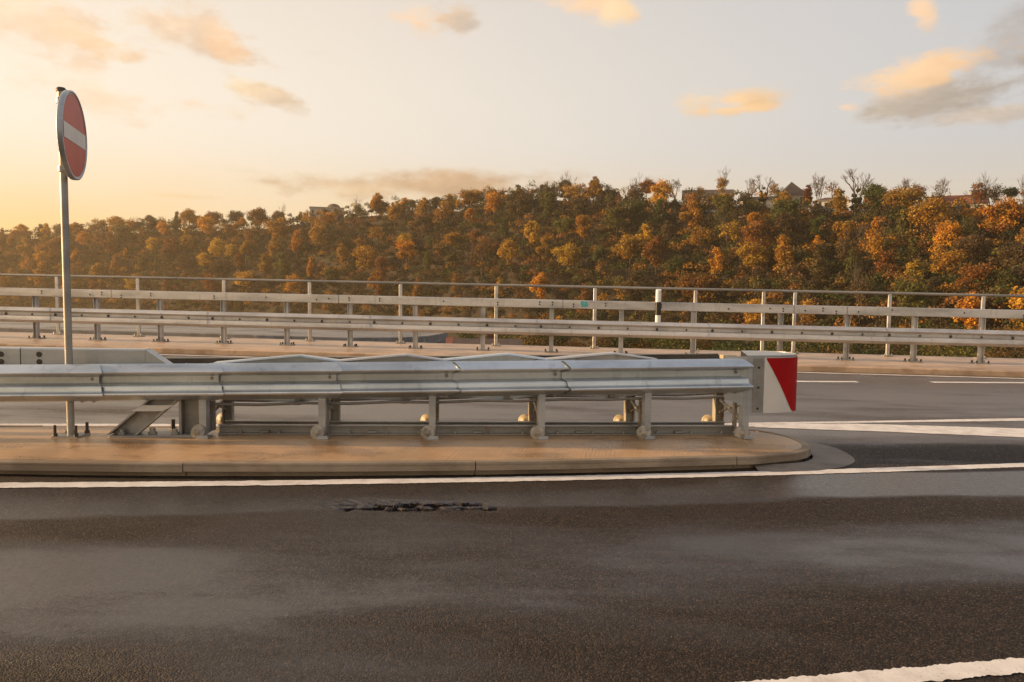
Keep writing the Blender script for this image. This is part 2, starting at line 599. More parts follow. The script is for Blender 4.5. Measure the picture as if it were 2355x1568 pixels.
def m_paint():
    m, nt, bs = mat('road_paint')
    p = geo_pos(nt)
    a = noise(nt, p, 70, 4, 0.65)
    b = noise(nt, p, 6, 5, 0.6)
    c = MIX(nt, MR(nt, b, 0.35, 0.75), (0.80, 0.745, 0.68), (0.58, 0.52, 0.46))
    c = MIX(nt, MR(nt, a, 0.60, 0.72, 0, 0.85), c, (0.10, 0.085, 0.07))
    nt.links.new(c, bs.inputs['Base Color'])
    bs.inputs['Roughness'].default_value = 0.55
    bump(nt, a, 0.4, 0.004, bs)
    return m


PAINT = m_paint()


def m_leaf():
    m, nt, bs = mat('autumn_leaves')
    oi = N(nt, 'ShaderNodeObjectInfo')
    ge = N(nt, 'ShaderNodeNewGeometry')
    rnd = ge.outputs['Random Per Island']
    pn = noise(nt, ge.outputs['Position'], 0.22, 3, 0.6)            # leaf colour turns unevenly through a crown
    oc = MIX(nt, MR(nt, pn, 0.5, 0.66, 0, 0.55), oi.outputs['Color'], (0.105, 0.085, 0.024))
    hs = N(nt, 'ShaderNodeHueSaturation', inp={'Color': oc,
                                               'Hue': MR(nt, rnd, 0, 1, 0.478, 0.522, False),
                                               'Value': MR(nt, rnd, 0, 1, 0.42, 1.45, False)})
    nt.links.new(hs.outputs[0], bs.inputs['Base Color'])
    bs.inputs['Roughness'].default_value = 0.7
    bs.inputs['Specular IOR Level'].default_value = 0.2
    tr = N(nt, 'ShaderNodeBsdfTranslucent', inp={'Color': hs.outputs[0]})
    mx = N(nt, 'ShaderNodeMixShader', inp={0: 0.35})
    nt.links.new(bs.outputs[0], mx.inputs[1])
    nt.links.new(tr.outputs[0], mx.inputs[2])
    nt.links.new(mx.outputs[0], nt.nodes['Material Output'].inputs[0])
    return m


LEAF = m_leaf()
BARK = m_plain('bark', (0.085, 0.06, 0.042), 0.85, 0, 0.4, 3, 0)
IVY_BARK = m_plain('twig_bark', (0.12, 0.085, 0.06), 0.85, 0, 0.4, 3, 0)


def m_terrain():
    m, nt, bs = mat('leaf_littered_ground')
    p = geo_pos(nt)
    a = noise(nt, p, 0.09, 6, 0.65)
    b = noise(nt, p, 0.8, 5, 0.65)
    c = RAMP(nt, a, [(0.3, (0.030, 0.022, 0.012)), (0.5, (0.045, 0.031, 0.015)), (0.7, (0.030, 0.032, 0.014))])
    c = MIX(nt, MR(nt, b, 0.4, 0.7), c, (0.035, 0.026, 0.016))
    nt.links.new(c, bs.inputs['Base Color'])
    bs.inputs['Roughness'].default_value = 0.95
    bump(nt, b, 0.8, 1.0, bs)
    return m


TERRAIN = m_terrain()
WALLW = m_plain('pale_render', (0.66, 0.60, 0.50), 0.85, 0, 0.15, 0.6, 0)
WALLG = m_plain('grey_render', (0.40, 0.36, 0.31), 0.85, 0, 0.15, 0.6, 0)
ROOFD = m_plain('dark_roof_tiles', (0.10, 0.070, 0.055), 0.8, 0, 0.35, 1.5, 0)
ROOFR = m_plain('red_roof_tiles', (0.26, 0.085, 0.05), 0.8, 0, 0.4, 2.5, 0)
GLASS = m_plain('dark_window_glass', (0.03, 0.035, 0.04), 0.12, 0, 0.2, 2, 0)
TIMBER = m_plain('brown_timber', (0.13, 0.05, 0.03), 0.7, 0, 0.3, 4, 0)

# ------------------------------------------------------------------ terrain
PX = [-600, -250, 0, 400, 800, 1200, 1700, 2354, 2800, 3300]
DD = [840, 780, 720, 600, 480, 385, 315, 268, 250, 240]
ZR = [16, 31, 38.5, 44, 46.5, 50, 33.5, 21.5, 21, 20]


def az_of(px):
    return math.atan((px - 1177) / F_PX)


AZS = [az_of(p) for p in PX]


def ridge(az):
    return float(np.interp(az, AZS, DD)), float(np.interp(az, AZS, ZR))


VALLEY = -22.0


def hill_z(az, r):
    d, zr = ridge(az)
    k = 1.0
    if az < AZS[0]:
        k = max(0.0, 1 - (AZS[0] - az) / 0.35)
    if az > AZS[-1]:
        k = max(0.0, 1 - (az - AZS[-1]) / 0.5)
    t = min(1.0, max(0.0, (r - (d - 95)) / 95))
    t = t ** 0.9
    t = t * (1.12 - 0.12 * t)
    z = VALLEY + (zr - VALLEY) * min(1, t) * k
    z += 1.2 * math.sin(az * 37 + r * 0.031) * min(1, t * 2) * k
    return z


def hill_p(az, r):
    return Vector((r * math.sin(az), r * math.cos(az), hill_z(az, r)))


na, rs = 288, [0, 15, 40, 90, 130] + list(range(140, 900, 10)) + [950, 1020, 1100, 1200]
Vt = [(0, 0, VALLEY)]
for r in rs[1:]:
    for i in range(na):
        a = -math.pi + 2 * math.pi * i / na
        p = hill_p(a, r)
        Vt.append(tuple(p))
Ft = []
tb = MB()
tb.add(Vt, [], False)
for i in range(na):
    tb.f.append((0, 1 + (i + 1) % na, 1 + i))
    tb.sm.append(True)
for j in range(len(rs) - 2):
    b0, b1 = 1 + j * na, 1 + (j + 1) * na
    for i in range(na):
        tb.f.append((b0 + i, b0 + (i + 1) % na, b1 + (i + 1) % na, b1 + i))
        tb.sm.append(True)
tag(tb.build('terrain', TERRAIN), kind='structure')

# ------------------------------------------------------------------ bridge deck and road
RS = -0.066                        # the far kerb, barrier and railing run along y = y0 + RS * x


def rear(x, y0, h):
    return Vector((x, y0 + RS * x, gz(x) + h))


X0, X1 = -70.0, 70.0
Y_KERB, Y_BAR, Y_RAIL, Y_EDGE = 16.1, 17.75, 19.3, 19.75
KH = 0.12                          # kerb height

# asphalt sheet with a worn, broken patch in the gutter
PXA, PXB, PYA, PYB = -1.45, 0.15, 4.93, 5.45
rng = np.random.default_rng(3)


def fbm2(x, y, seed, octs=4):
    """cheap value-ish noise from sines"""
    r = np.random.default_rng(seed)
    out = np.zeros_like(x)
    amp = 1.0
    fr = 1.0
    for _ in range(octs):
        for _k in range(3):
            th = r.uniform(0, 6.28)
            ph = r.uniform(0, 6.28)
            out += amp * np.sin((x * math.cos(th) + y * math.sin(th)) * fr * 6.28 + ph) / 3
        amp *= 0.55
        fr *= 2.1
    return out


road = MB()
nx, ny = 178, 58
gx, gy = np.meshgrid(np.linspace(PXA, PXB, nx), np.linspace(PYA, PYB, ny))
zz = np.zeros_like(gx)
for (cy, amp, seed, xa, xb, wd, dep) in ((5.17, 0.055, 1, -1.22, -0.62, 0.022, 0.060), (5.25, 0.045, 2, -0.90, -0.42, 0.018, 0.055),
                                         (5.11, 0.040, 5, -1.0, -0.45, 0.013, 0.035), (5.24, 0.045, 8, -0.45, -0.18, 0.022, 0.060),
                                         (5.15, 0.035, 9, -0.42, -0.06, 0.014, 0.045), (5.24, 0.02, 11, -1.35, -1.0, 0.008, 0.014)):
    line = cy + 0.15 * (gx + 0.7) * 0.4 + amp * fbm2(gx * 1.6, gx * 0, seed)
    env = np.clip((gx - xa) / 0.12, 0, 1) * np.clip((xb - gx) / 0.12, 0, 1)
    w = 1.7 * wd * (0.35 + 0.9 * np.clip(0.5 + fbm2(gx * 3, gy * 2, seed + 20), 0, 1.6)) + 1e-4
    zz -= dep * env * np.clip(1.35 - ((gy - line) / w) ** 2, 0, 1)
edge = np.minimum(np.minimum(gx - PXA, PXB - gx), np.minimum(gy - PYA, PYB - gy))
patch = np.exp(-(((gx + 0.68) / 0.55) ** 4)) * np.exp(-(((gy - 5.20) / 0.13) ** 4))
zz += patch * (0.014 * fbm2(gx * 5, gy * 9, 40, 3) - 0.012) + 0.0015 * fbm2(gx * 4, gy * 6, 41)
zz = zz * np.clip(edge / 0.05, 0, 1)
pv = [(x, y, gz(x) + z) for x, y, z in zip(gx.ravel(), gy.ravel(), zz.ravel())]
road.add(pv, [(j * nx + i, j * nx + i + 1, (j + 1) * nx + i + 1, (j + 1) * nx + i) for j in range(ny - 1) for i in range(nx - 1)], True)


def quad(mb, xa, ya, xb, yb, h=0.0):
    mb.add([(xa, ya, gz(xa) + h), (xb, ya, gz(xb) + h), (xb, yb, gz(xb) + h), (xa, yb, gz(xa) + h)], [(0, 1, 2, 3)])


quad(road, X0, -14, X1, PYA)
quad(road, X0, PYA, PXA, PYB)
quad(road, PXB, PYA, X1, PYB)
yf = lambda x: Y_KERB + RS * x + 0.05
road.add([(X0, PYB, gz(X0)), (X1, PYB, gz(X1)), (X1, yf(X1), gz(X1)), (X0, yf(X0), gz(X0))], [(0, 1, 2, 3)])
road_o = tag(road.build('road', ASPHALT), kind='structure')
road_o.data.materials.append(BROKEN)
zf = zz.ravel()
for pi in range((nx - 1) * (ny - 1)):
    j, i = divmod(pi, nx - 1)
    if zz[j:j + 2, i:i + 2].mean() < -0.016:
        road_o.data.polygons[pi].material_index = 1

# the far footway with its kerb
fw = MB()
prof = [(0.0, -0.3), (0.0, KH - 0.02), (0.02, KH), (0.28, KH + 0.002), (0.285, KH - 0.006), (0.292, KH - 0.006), (0.297, KH + 0.003),
        (Y_EDGE - Y_KERB - 0.02, KH + 0.01), (Y_EDGE - Y_KERB, KH - 0.01), (Y_EDGE - Y_KERB, -0.45)]
fr = [(Vector((x, Y_KERB + RS * x, gz(x))), Vector((0, 1, 0)), Vector((0, 0, 1))) for x in np.linspace(X0, X1, 60)]
fw.sweep(prof, fr)
tag(fixn(fw.build('footway', WALK)), kind='structure')

# bridge: slab, edge beam and piers under the road
br = MB()
zt = -0.06
br.hexa([(X0, -14, gz(X0) - 1.3), (X1, -14, gz(X1) - 1.3), (X1, yf(X1) + 2.6, gz(X1) - 1.3), (X0, yf(X0) + 2.6, gz(X0) - 1.3),
         (X0, -14, gz(X0) + zt), (X1, -14, gz(X1) + zt), (X1, yf(X1) - .05, gz(X1) + zt), (X0, yf(X0) - .05, gz(X0) + zt)])
bridge = thing('bridge', 'concrete road bridge deck carrying the wet road and the barriers', 'bridge', (0, 3, -1.3))
br.build('deck_slab', DECK, bridge, (0, 3, -1.3))
eb = MB()
eb.sweep([(0.0, -0.46), (0.0, -0.9), (-0.5, -1.25), (-0.9, -1.25), (-0.9, -0.46)],
         [(Vector((x, Y_EDGE + RS * x - 0.003, gz(x))), Vector((0, 1, 0)), Vector((0, 0, 1))) for x in (X0, X1)], True, caps=True)
fixn(eb.build('edge_beam', DECK, bridge, (0, 3, -1.3)))
for x in (-48, -16, 16, 48):
    pm = MB()
    pm.box((x, 3, (VALLEY - 1.2 + gz(x)) / 2 - 0.15), (2.2, 9, -VALLEY - 0.9), 0, 0.25)
    pm.build('pier', DECK, bridge, (0, 3, -1.3))

# ------------------------------------------------------------------ traffic island
def kerb_y(x):
    xx = max(x, -5.0)
    y = 6.12 + 0.155 * xx + 0.017 * xx * xx
    if x < -5:
        y += (x + 5) * (0.155 - 0.17)
    return y


# outline of the island's top: front edge from the left, nose, back edge to the left
front = [(x, kerb_y(x)) for x in np.arange(-30, 2.21, 0.2)]
fx, fy = front[-1]
nose = [(2.45, 6.66), (2.66, 6.75), (2.80, 6.87), (2.89, 7.02), (2.935, 7.20), (2.935, 7.40), (2.89, 7.58), (2.80, 7.74), (2.66, 7.88), (2.45, 7.99)]
back = [(x, 7.99 + 0.10 * (x - 2.45)) for x in np.arange(2.2, -30.1, -0.4)]
outline = front + nose + back


def offset(poly, d):
    """offset of an open polyline to its right side (outwards)"""
    out = []
    for i, p in enumerate(poly):
        a = Vector(poly[max(i - 1, 0)])
        b = Vector(poly[min(i + 1, len(poly) - 1)])
        t = (b - a).normalized()
        out.append((p[0] + t.y * d, p[1] - t.x * d))
    return out


KW = 0.05                          # width of a kerb stone's top
inner = offset(outline, -KW)
island = MB()
# concrete fill between front and back kerbs
nf = len(front)
top = [(x, y, gz(x) + KH - 0.004) for x, y in inner]
half = len(top) // 2
# strip triangulation between front run and back run via matched parameters
fr_in = [(x, kerb_y(x) + KW) for x in np.arange(-30, 2.3, 0.2)]
vs, fs = [], []
for x, y in fr_in:
    yb = 7.99 + 0.10 * (x - 2.45) - KW
    for k in range(7):
        t = k / 6
        crown = 0.025 * math.sin(math.pi * t)
        vs.append((x, y + (yb - y) * t, gz(x) + KH - 0.004 + crown))
n7 = len(fr_in)
for i in range(n7 - 1):
    for k in range(6):
        fs.append((i * 7 + k, (i + 1) * 7 + k, (i + 1) * 7 + k + 1, i * 7 + k + 1))
# nose cap fan
c0 = len(vs)
xe = fr_in[-1][0]
ns_in = [p for p in offset(front[-3:] + nose + back[:3], -KW) if p[0] > xe + 0.01]
lastrow = [(n7 - 1) * 7 + k for k in range(7)]
for p in ns_in:
    vs.append((p[0], p[1], gz(p[0]) + KH - 0.004))
cen = len(vs)
vs.append((xe + 0.22, 7.27, gz(xe) + KH + 0.012))
loop = lastrow[::-1][-1:] + list(range(c0, c0 + len(ns_in))) + lastrow[::-1][:1]
ring = [lastrow[0]] + list(range(c0, c0 + len(ns_in))) + [lastrow[6], lastrow[5], lastrow[4], lastrow[3], lastrow[2], lastrow[1]]
for i in range(len(ring)):
    fs.append((ring[i], ring[(i + 1) % len(ring)], cen))
island.add(vs, fs, True)
isl = tag(fixn(island.build('traffic_island', CONC)), kind='structure')


def walk(poly, spacing):
    """split a polyline into stretches of about `spacing`, returns lists of points"""
    P = [Vector(p) for p in poly]
    cum = [0.0]
    for a, b in zip(P, P[1:]):
        cum.append(cum[-1] + (b - a).length)

    def pt(s):
        for i in range(len(P) - 1):
            if s <= cum[i + 1]:
                t = (s - cum[i]) / max(1e-9, cum[i + 1] - cum[i])
                return P[i].lerp(P[i + 1], t)
        return P[-1]
    n = int(math.ceil(cum[-1] / spacing))
    for k in range(n):
        s0, s1 = k * spacing, min(cum[-1], (k + 1) * spacing)
        yield [pt(s0 + 0.004 + (s1 - s0 - 0.008) * j / 14) for j in range(15)]


kp = [(0.07, -0.05), (0.07, 0.044), (0.0, 0.050), (0.002, KH - 0.030), (0.006, KH - 0.028), (0.006, KH - 0.022), (0.002, KH - 0.020), (0.003, KH - 0.008), (0.010, KH), (KW + 0.03, KH + 0.002), (KW + 0.03, KH - 0.03), (0.10, -0.05)]
rk = random.Random(5)
vis = [p for p in outline if p[0] > -12.19]
for seg in walk(vis, 2.345):
    mb = MB()
    dz = rk.uniform(-0.003, 0.003)
    dy = rk.uniform(-0.004, 0.004)
    frs = []
    for i, p in enumerate(seg):
        a, b = seg[max(i - 1, 0)], seg[min(i + 1, 14)]
        t = (b - a).normalized()
        nrm = Vector((-t.y, t.x, 0))
        frs.append((Vector((p.x, p.y, gz(p.x) + dz)) + nrm * dy, nrm, Vector((0, 0, 1))))
    mb.sweep(kp, frs, True, caps=True)
    fixn(mb.build('kerb_stone', KERB, isl))
# dark mortar bed behind the stones' joints
jm = MB()
frs = []
jo = offset(vis, -0.085)
for i, p in enumerate(jo):
    a, b = Vector(jo[max(i - 1, 0)]), Vector(jo[min(i + 1, len(jo) - 1)])
    t = (b - a).normalized()
    frs.append((Vector((p[0], p[1], gz(p[0]))), Vector((-t.y, t.x, 0)), Vector((0, 0, 1))))
jm.sweep([(0, -0.04), (0, KH - 0.02), (0.1, KH - 0.02), (0.1, -0.04)], frs)
fixn(jm.build('mortar_bed', JOINT, isl))

# pale concrete apron round the nose
ap = MB()
ip = [(2.2, 6.60), (2.5, 6.66), (2.72, 6.76), (2.86, 6.92), (2.93, 7.15), (2.93, 7.45), (2.86, 7.66), (2.7, 7.85), (2.4, 8.02)]
op = [(2.2, 6.46), (2.62, 6.50), (2.98, 6.66), (3.24, 6.90), (3.36, 7.20), (3.36, 7.55), (3.22, 7.85), (2.95, 8.06), (2.4, 8.13)]


def smooth_poly(P, n=5):
    out = []
    for i in range(len(P) - 1):
        p0, p1, p2, p3 = P[max(i - 1, 0)], P[i], P[i + 1], P[min(i + 2, len(P) - 1)]
        for k in range(n):
            t = k / n
            out.append(tuple(0.5 * (2 * p1[j] + (p2[j] - p0[j]) * t + (2 * p0[j] - 5 * p1[j] + 4 * p2[j] - p3[j]) * t * t + (3 * p1[j] - p0[j] - 3 * p2[j] + p3[j]) * t ** 3) for j in (0, 1)))
    return out + [P[-1]]


ip, op = smooth_poly(ip), smooth_poly(op)
vs, fs = [], []
rj = random.Random(2)
for a, b in zip(ip, op):
    for k in range(5):
        t = k / 4
        j = rj.uniform(-0.012, 0.012) if k == 4 else 0
        x, y = a[0] + (b[0] - a[0]) * t + j, a[1] + (b[1] - a[1]) * t + j
        vs.append((x, y, gz(x) + 0.004 + 0.03 * (1 - t) ** 1.5))
for i in range(len(ip) - 1):
    for k in range(4):
        fs.append((i * 5 + k, i * 5 + k + 1, (i + 1) * 5 + k + 1, (i + 1) * 5 + k))
ap.add(vs, fs, True)
tag(fixn(ap.build('concrete_apron', APRON)), kind='structure')


# ------------------------------------------------------------------ painted lines
def marking(pts, name='road_marking', h=0.004, jit=0.006, step=0.03, seed=1):
    """pts: [(x, y_near, y_far)] -> a painted band with worn edges"""
    r = random.Random(seed)
    xs = [p[0] for p in pts]
    n = max(2, int((xs[-1] - xs[0]) / step))
    vs, fs = [], []
    ja = jb = 0
    for i in range(n + 1):
        x = xs[0] + (xs[-1] - xs[0]) * i / n
        a = float(np.interp(x, xs, [p[1] for p in pts]))
        b = float(np.interp(x, xs, [p[2] for p in pts]))
        ja = 0.5 * ja + r.uniform(-jit, jit)
        jb = 0.5 * jb + r.uniform(-jit, jit)
        vs += [(x, a + ja, gz(x) + h), (x, (a + b) / 2, gz(x) + h), (x, b + jb, gz(x) + h)]
    for i in range(n):
        for k in range(2):
            fs.append((i * 3 + k, (i + 1) * 3 + k, (i + 1) * 3 + k + 1, i * 3 + k + 1))
    mb = MB()
    mb.add(vs, fs)
    return tag(mb.build(name, PAINT), kind='structure')


def line_y(x):
    xx = max(x, -6.0)
    return 6.01 + 0.16 * xx + 0.007 * xx * xx + (0 if x >= -6 else (x + 6) * 0.076)


marking([(x, line_y(x) - 0.075, line_y(x) + 0.075) for x in np.arange(-25, 22, 0.5)], seed=1)
marking([(-25, 5.5, 5.64), (2.9, 8.72, 8.90), (4.5, 9.10, 9.22), (6.8, 9.61, 9.80), (16, 11.6, 11.8)] if False else
        [(-25, 8.20 - 2.6, 8.42 - 2.6), (-2.3, 8.09, 8.27), (0.6, 8.40, 8.60), (2.9, 8.74, 8.98)], seed=2)
marking([(2.9, 8.90, 9.0), (4.5, 9.2, 9.32), (6.8, 9.62, 9.82), (18, 11.7, 11.9)], seed=3)
marking([(2.9, 8.70, 8.89), (3.6, 8.64, 9.03), (4.3, 8.60, 9.10), (6.1, 8.38, 9.02), (12, 7.9, 8.8)], seed=4)
marking([(x, Y_KERB + RS * x - 0.42, Y_KERB + RS * x - 0.27) for x in np.arange(-60, 60, 4)], seed=5, jit=0.01, step=0.1)
NLB = lambda x: 2.893 + 0.198 * (x - 1.08)
NLA = lambda x: NLB(x) - 0.118
ly = lambda x: 13.75 + 0.13 * (x - 6.0)
for k in range(-6, 6):
    xa = 3.2 + 4.8 * k if k else 3.2
    marking([(xa, ly(xa) - 0.10, ly(xa) + 0.10), (xa + 3.3, ly(xa + 3.3) - 0.10, ly(xa + 3.3) + 0.10)], seed=20 + k, jit=0.008, step=0.06)
marking([(-1, NLA(-1), NLB(-1)), (20, NLA(20), NLB(20))], seed=6, jit=0.007, step=0.012)

# ------------------------------------------------------------------ steel profiles
WPROF = [(0.0, -0.004), (0.0, 0.0), (0.012, 0.004), (0.030, -0.008), (0.074, -0.050), (0.083, -0.062), (0.078, -0.073), (0.018, -0.096),
         (0.006, -0.104), (0.006, -0.156), (0.014, -0.163), (0.046, -0.179), (0.052, -0.188), (0.057, -0.220), (0.064, -0.228),
         (0.080, -0.240), (0.084, -0.250), (0.079, -0.262), (0.024, -0.300), (0.006, -0.310), (0.0, -0.308)]


def w_beam(mb, p0, p1, out, sc=1.0, cut0=0.0, cut1=0.0, d0=0.0, d1=0.0, thick=0.004, nseg=6, depth=1.0):
    """W-profile steel beam from p0 to p1 (top edge), bulging along `out`; cut*: crests reach this much further than the valleys"""
    p0, p1 = Vector(p0), Vector(p1)
    t = (p1 - p0).normalized()
    out = Vector(out)
    vs, fs = [], []
    n = len(WPROF)
    for side in (0, 1):
        for i in range(nseg + 1):
            f = i / nseg
            o = p0.lerp(p1, f) + out * (d0 * (1 - f) ** 4 + d1 * f ** 4)
            for (d, z) in WPROF:
                c = (d / 0.084 - 0.2)
                e = (cut1 * c if i == nseg else 0) - (cut0 * c if i == 0 else 0)
                vs.append(o + out * (d * depth - side * thick) + Vector((0, 0, z * sc)) + t * e)
    L = (nseg + 1) * n
    for i in range(nseg):
        for k in range(n - 1):
            a, b, c, d = i * n + k, i * n + k + 1, (i + 1) * n + k + 1, (i + 1) * n + k
            fs.append((a, b, c, d))
            fs.append((L + d, L + c, L + b, L + a))
    for i in (0, nseg):
        for k in range(n - 1):
            q = (i * n + k, i * n + k + 1, L + i * n + k + 1, L + i * n + k)
            fs.append(q if i else q[::-1])
    for i in range(nseg):
        for k in (0, n - 1):
            fs.append((i * n + k, (i + 1) * n + k, L + (i + 1) * n + k, L + i * n + k))
    mb.add(vs, fs, False)
    # keep the folds crisp
    return mb


def box_beam(mb, p0, p1, h, w, c=0.012):
    """box beam along p0 -> p1 (top centre line)"""
    p0, p1 = Vector(p0), Vector(p1)
    t = (p1 - p0).normalized()
    A = Vector((t.y, -t.x, 0)).normalized()
    pr = [(-w / 2 + c, 0), (w / 2 - c, 0), (w / 2, -c), (w / 2, -h + c), (w / 2 - c, -h), (-w / 2 + c, -h), (-w / 2, -h + c), (-w / 2, -c)]
    return mb.sweep(pr, [(p0, A, Vector((0, 0, 1))), (p1, A, Vector((0, 0, 1)))], True, caps=True)


def bolt(mb, c, nrm, r=0.014, h=0.016, n=6):
    c, nrm = Vector(c), Vector(nrm).normalized()
    return mb.tube([c, c + nrm * h], [r, r * 0.85], n, True, False)


def i_post(mb, x, y, z0, z1, w=0.10, d=0.12, t=0.012, rz=0.0):
    """H-section post: flanges left and right, one closed profile"""
    w2, d2, t2 = w / 2, d / 2, t / 2
    pr = [(-w2, -d2), (-w2 + t, -d2), (-w2 + t, -t2), (w2 - t, -t2), (w2 - t, -d2), (w2, -d2),
          (w2, d2), (w2 - t, d2), (w2 - t, t2), (-w2 + t, t2), (-w2 + t, d2), (-w2, d2)]
    A = Vector((math.cos(rz), math.sin(rz), 0))
    B = Vector((-math.sin(rz), math.cos(rz), 0))
    return mb.sweep(pr, [(Vector((x, y, z0)), A, B), (Vector((x, y, z1)), A, B)], True, caps=True)


# ------------------------------------------------------------------ far barrier along the footway
RA = math.atan(RS)
bar = thing('bridge_guardrail', 'long two-tier galvanised guardrail with box beam along the far footway', 'guardrail', rear(0, Y_BAR, KH + 0.008))
O = bar.location.copy()
OUT = Vector((math.sin(RA), -math.cos(RA), 0))
SPL = [-27.6, -23.6, -19.6, -15.6, -11.6, -7.6, -3.6, 0.4, 4.4, 8.4, 12.4, 16.4, 20.4, 24.4]
for i, (a, b) in enumerate(zip(SPL, SPL[1:])):
    mb = MB()
    w_beam(mb, rear(a, Y_BAR - 0.17, KH + 0.79), rear(b + 0.16, Y_BAR - 0.17, KH + 0.79), OUT, 1.2, 0.0, 0.03, 0.0, 0.010, nseg=4)
    o = fixn(mb.build('w_beam', STEEL_PALE, bar, O))
    hb = MB()
    for k in range(6):
        x = a + 0.28 + k * 0.68
        bolt(hb, rear(x, Y_BAR - 0.17 - 0.018, KH + 0.79 - 0.165), OUT + Vector((0, 0, 0.1)), 0.024 if k % 2 else 0.034, 0.012, 8)
    small(hb.build('bolt', BOLT, o, O))
BSP = [-31, -25.0, -19.0, -9.9, -4.2, 1.2, 6.55, 7.75, 13.1, 19, 25]
for i, (a, b) in enumerate(zip(BSP, BSP[1:])):
    mb = MB()
    box_beam(mb, rear(a + 0.006, Y_BAR - 0.06, KH + 1.265), rear(b - 0.006, Y_BAR - 0.06, KH + 1.265), 0.20, 0.12)
    o = fixn(mb.build('box_beam', STEEL_PALE, bar, O))
    hb = MB()
    r = random.Random(i + 3)
    xs = [a + 0.25, b - 0.25, b - 0.55]
    x = a + 1.0
    while x < b - 0.9:
        xs.append(x)
        x += r.choice((1.3, 1.55, 1.6))
    for x in xs:
        zc = r.choice((1.17, 1.14, 1.2))
        bolt(hb, rear(x, Y_BAR - 0.1195, KH + zc), OUT, 0.022, 0.008, 8)
        if r.random() < 0.4:
            bolt(hb, rear(x, Y_BAR - 0.1195, KH + zc - 0.055), OUT, 0.02, 0.008, 8)
    small(hb.build('bolt', BOLT, o, O))
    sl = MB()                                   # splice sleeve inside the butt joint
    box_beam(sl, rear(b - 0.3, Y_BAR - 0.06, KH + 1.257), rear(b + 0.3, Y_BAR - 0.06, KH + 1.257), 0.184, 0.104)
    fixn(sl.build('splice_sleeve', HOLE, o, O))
# posts
pm = MB()
i_post(pm, 0, 0, 0.02, 1.06, 0.10, 0.11, 0.012, RA)
post0 = pm.build('post', STEEL_PALE, bar)
pl = MB()
pl.box((0, 0, 0.01), (0.34, 0.26, 0.02), RA, 0.006)
pl.build('base_plate', STEEL_OLD, post0)
bm_ = MB()
for sx in (-1, 1):
    for sy in (-1, 1):
        bolt(bm_, (sx * 0.135, sy * 0.09, 0.02), (0, 0, 1), 0.022, 0.05, 6)
small(bm_.build('anchor_bolt', BOLT, post0))
br_ = MB()
br_.box((0, -0.10, 0.62), (0.09, 0.10, 0.16), RA)
br_.build('spacer_bracket', STEEL_PALE, post0)
post_px = [85, 225, 370, 515, 660, 805, 955, 1110, 1267, 1427, 1592, 1792, 1945, 2100, 2255]
xs = []
for px in post_px:
    d = pray(px, 800)
    k = d.x / d.y                       # x = k * y, y = Y_BAR + RS x
    xs.append(k * Y_BAR / (1 - RS * k))
sp = xs[1] - xs[0]
xs = [xs[0] - 1.65 * k for k in range(8, 0, -1)] + xs + [xs[-1] + 1.6 * k for k in range(1, 8)]
for i, x in enumerate(xs):
    L = rear(x, Y_BAR, KH + 0.008) - O
    if i == 0:
        post0.location = L
    else:
        dup(post0, bar, L)
# graffiti patch on the box beam
gp_ = MB()
c = at(1343, 696, 17.6)
gxp = c.x
pts = []
rg = random.Random(4)
for k in range(16):
    a = 2 * math.pi * k / 16
    rr = 1 + rg.uniform(-0.18, 0.18)
    pts.append(rear(gxp + 0.085 * rr * math.copysign(abs(math.cos(a)) ** 0.6, math.cos(a)), Y_BAR - 0.1235, KH + 1.175 + 0.075 * rr * math.copysign(abs(math.sin(a)) ** 0.6, math.sin(a))))
gp_.add(pts + [p + Vector((0, 0.003, 0)) for p in pts], [tuple(range(16))] + [(k, (k + 1) % 16, 16 + (k + 1) % 16, 16 + k) for k in range(16)])
gp_ = fixn(gp_.build('paint_patch', TURQ, bar, O))
gp_['label'] = 'turquoise paint patch on the box beam'

# ------------------------------------------------------------------ railing behind it
rail = thing('bridge_railing', 'slim steel railing with round handrail at the bridge edge behind the guardrail', 'railing', rear(0, Y_RAIL, KH + 0.009))
O = rail.location.copy()
RSPL = [-33, -27, -21, -15, -9, -3, 3, 7.05, 12, 18, 24]
for a, b in zip(RSPL, RSPL[1:]):
    mb = MB()
    mb.tube([rear(a, Y_RAIL, KH + 1.60), rear(b - 0.008, Y_RAIL, KH + 1.60)], 0.034, 12)
    mb.build('handrail', STEEL_OLD, rail, O)
pm = MB()
pm.box((0, 0, 0.80), (0.085, 0.05, 1.55), RA, 0.006)
rp0 = pm.build('post', STEEL_PALE, rail)
pl = MB()
pl.box((0, 0, 0.012), (0.24, 0.18, 0.024), RA, 0.008)
bolt(pl, (-0.085, -0.05, 0.02), (0, 0, 1), 0.02, 0.05)
bolt(pl, (0.085, -0.05, 0.02), (0, 0, 1), 0.02, 0.05)
pl.build('base_plate', STEEL_OLD, rp0)
rpx = [135, 320, 517, 713, 921, 1140, 1366, 1596, 1752, 1824, 2041, 2255]
xs = []
for px in rpx:
    k = pray(px, 790)
    k = k.x / k.y
    xs.append(k * Y_RAIL / (1 - RS * k))
xs = [xs[0] - 2.35 * k for k in range(6, 0, -1)] + xs + [xs[-1] + 2.4 * k for k in range(1, 5)]
for i, x in enumerate(xs):
    L = rear(x, Y_RAIL, KH + 0.009) - O
    if i == 0:
        rp0.location = L
    else:
        dup(rp0, rail, L)

# ------------------------------------------------------------------ delineator post on the far guardrail
c = at(1513, 706, 17.4)
base = rear(c.x, Y_BAR - 0.135, KH + 0.795)
dp = thing('delineator_post', 'white delineator post with black band standing on the far guardrail', 'delineator', base)


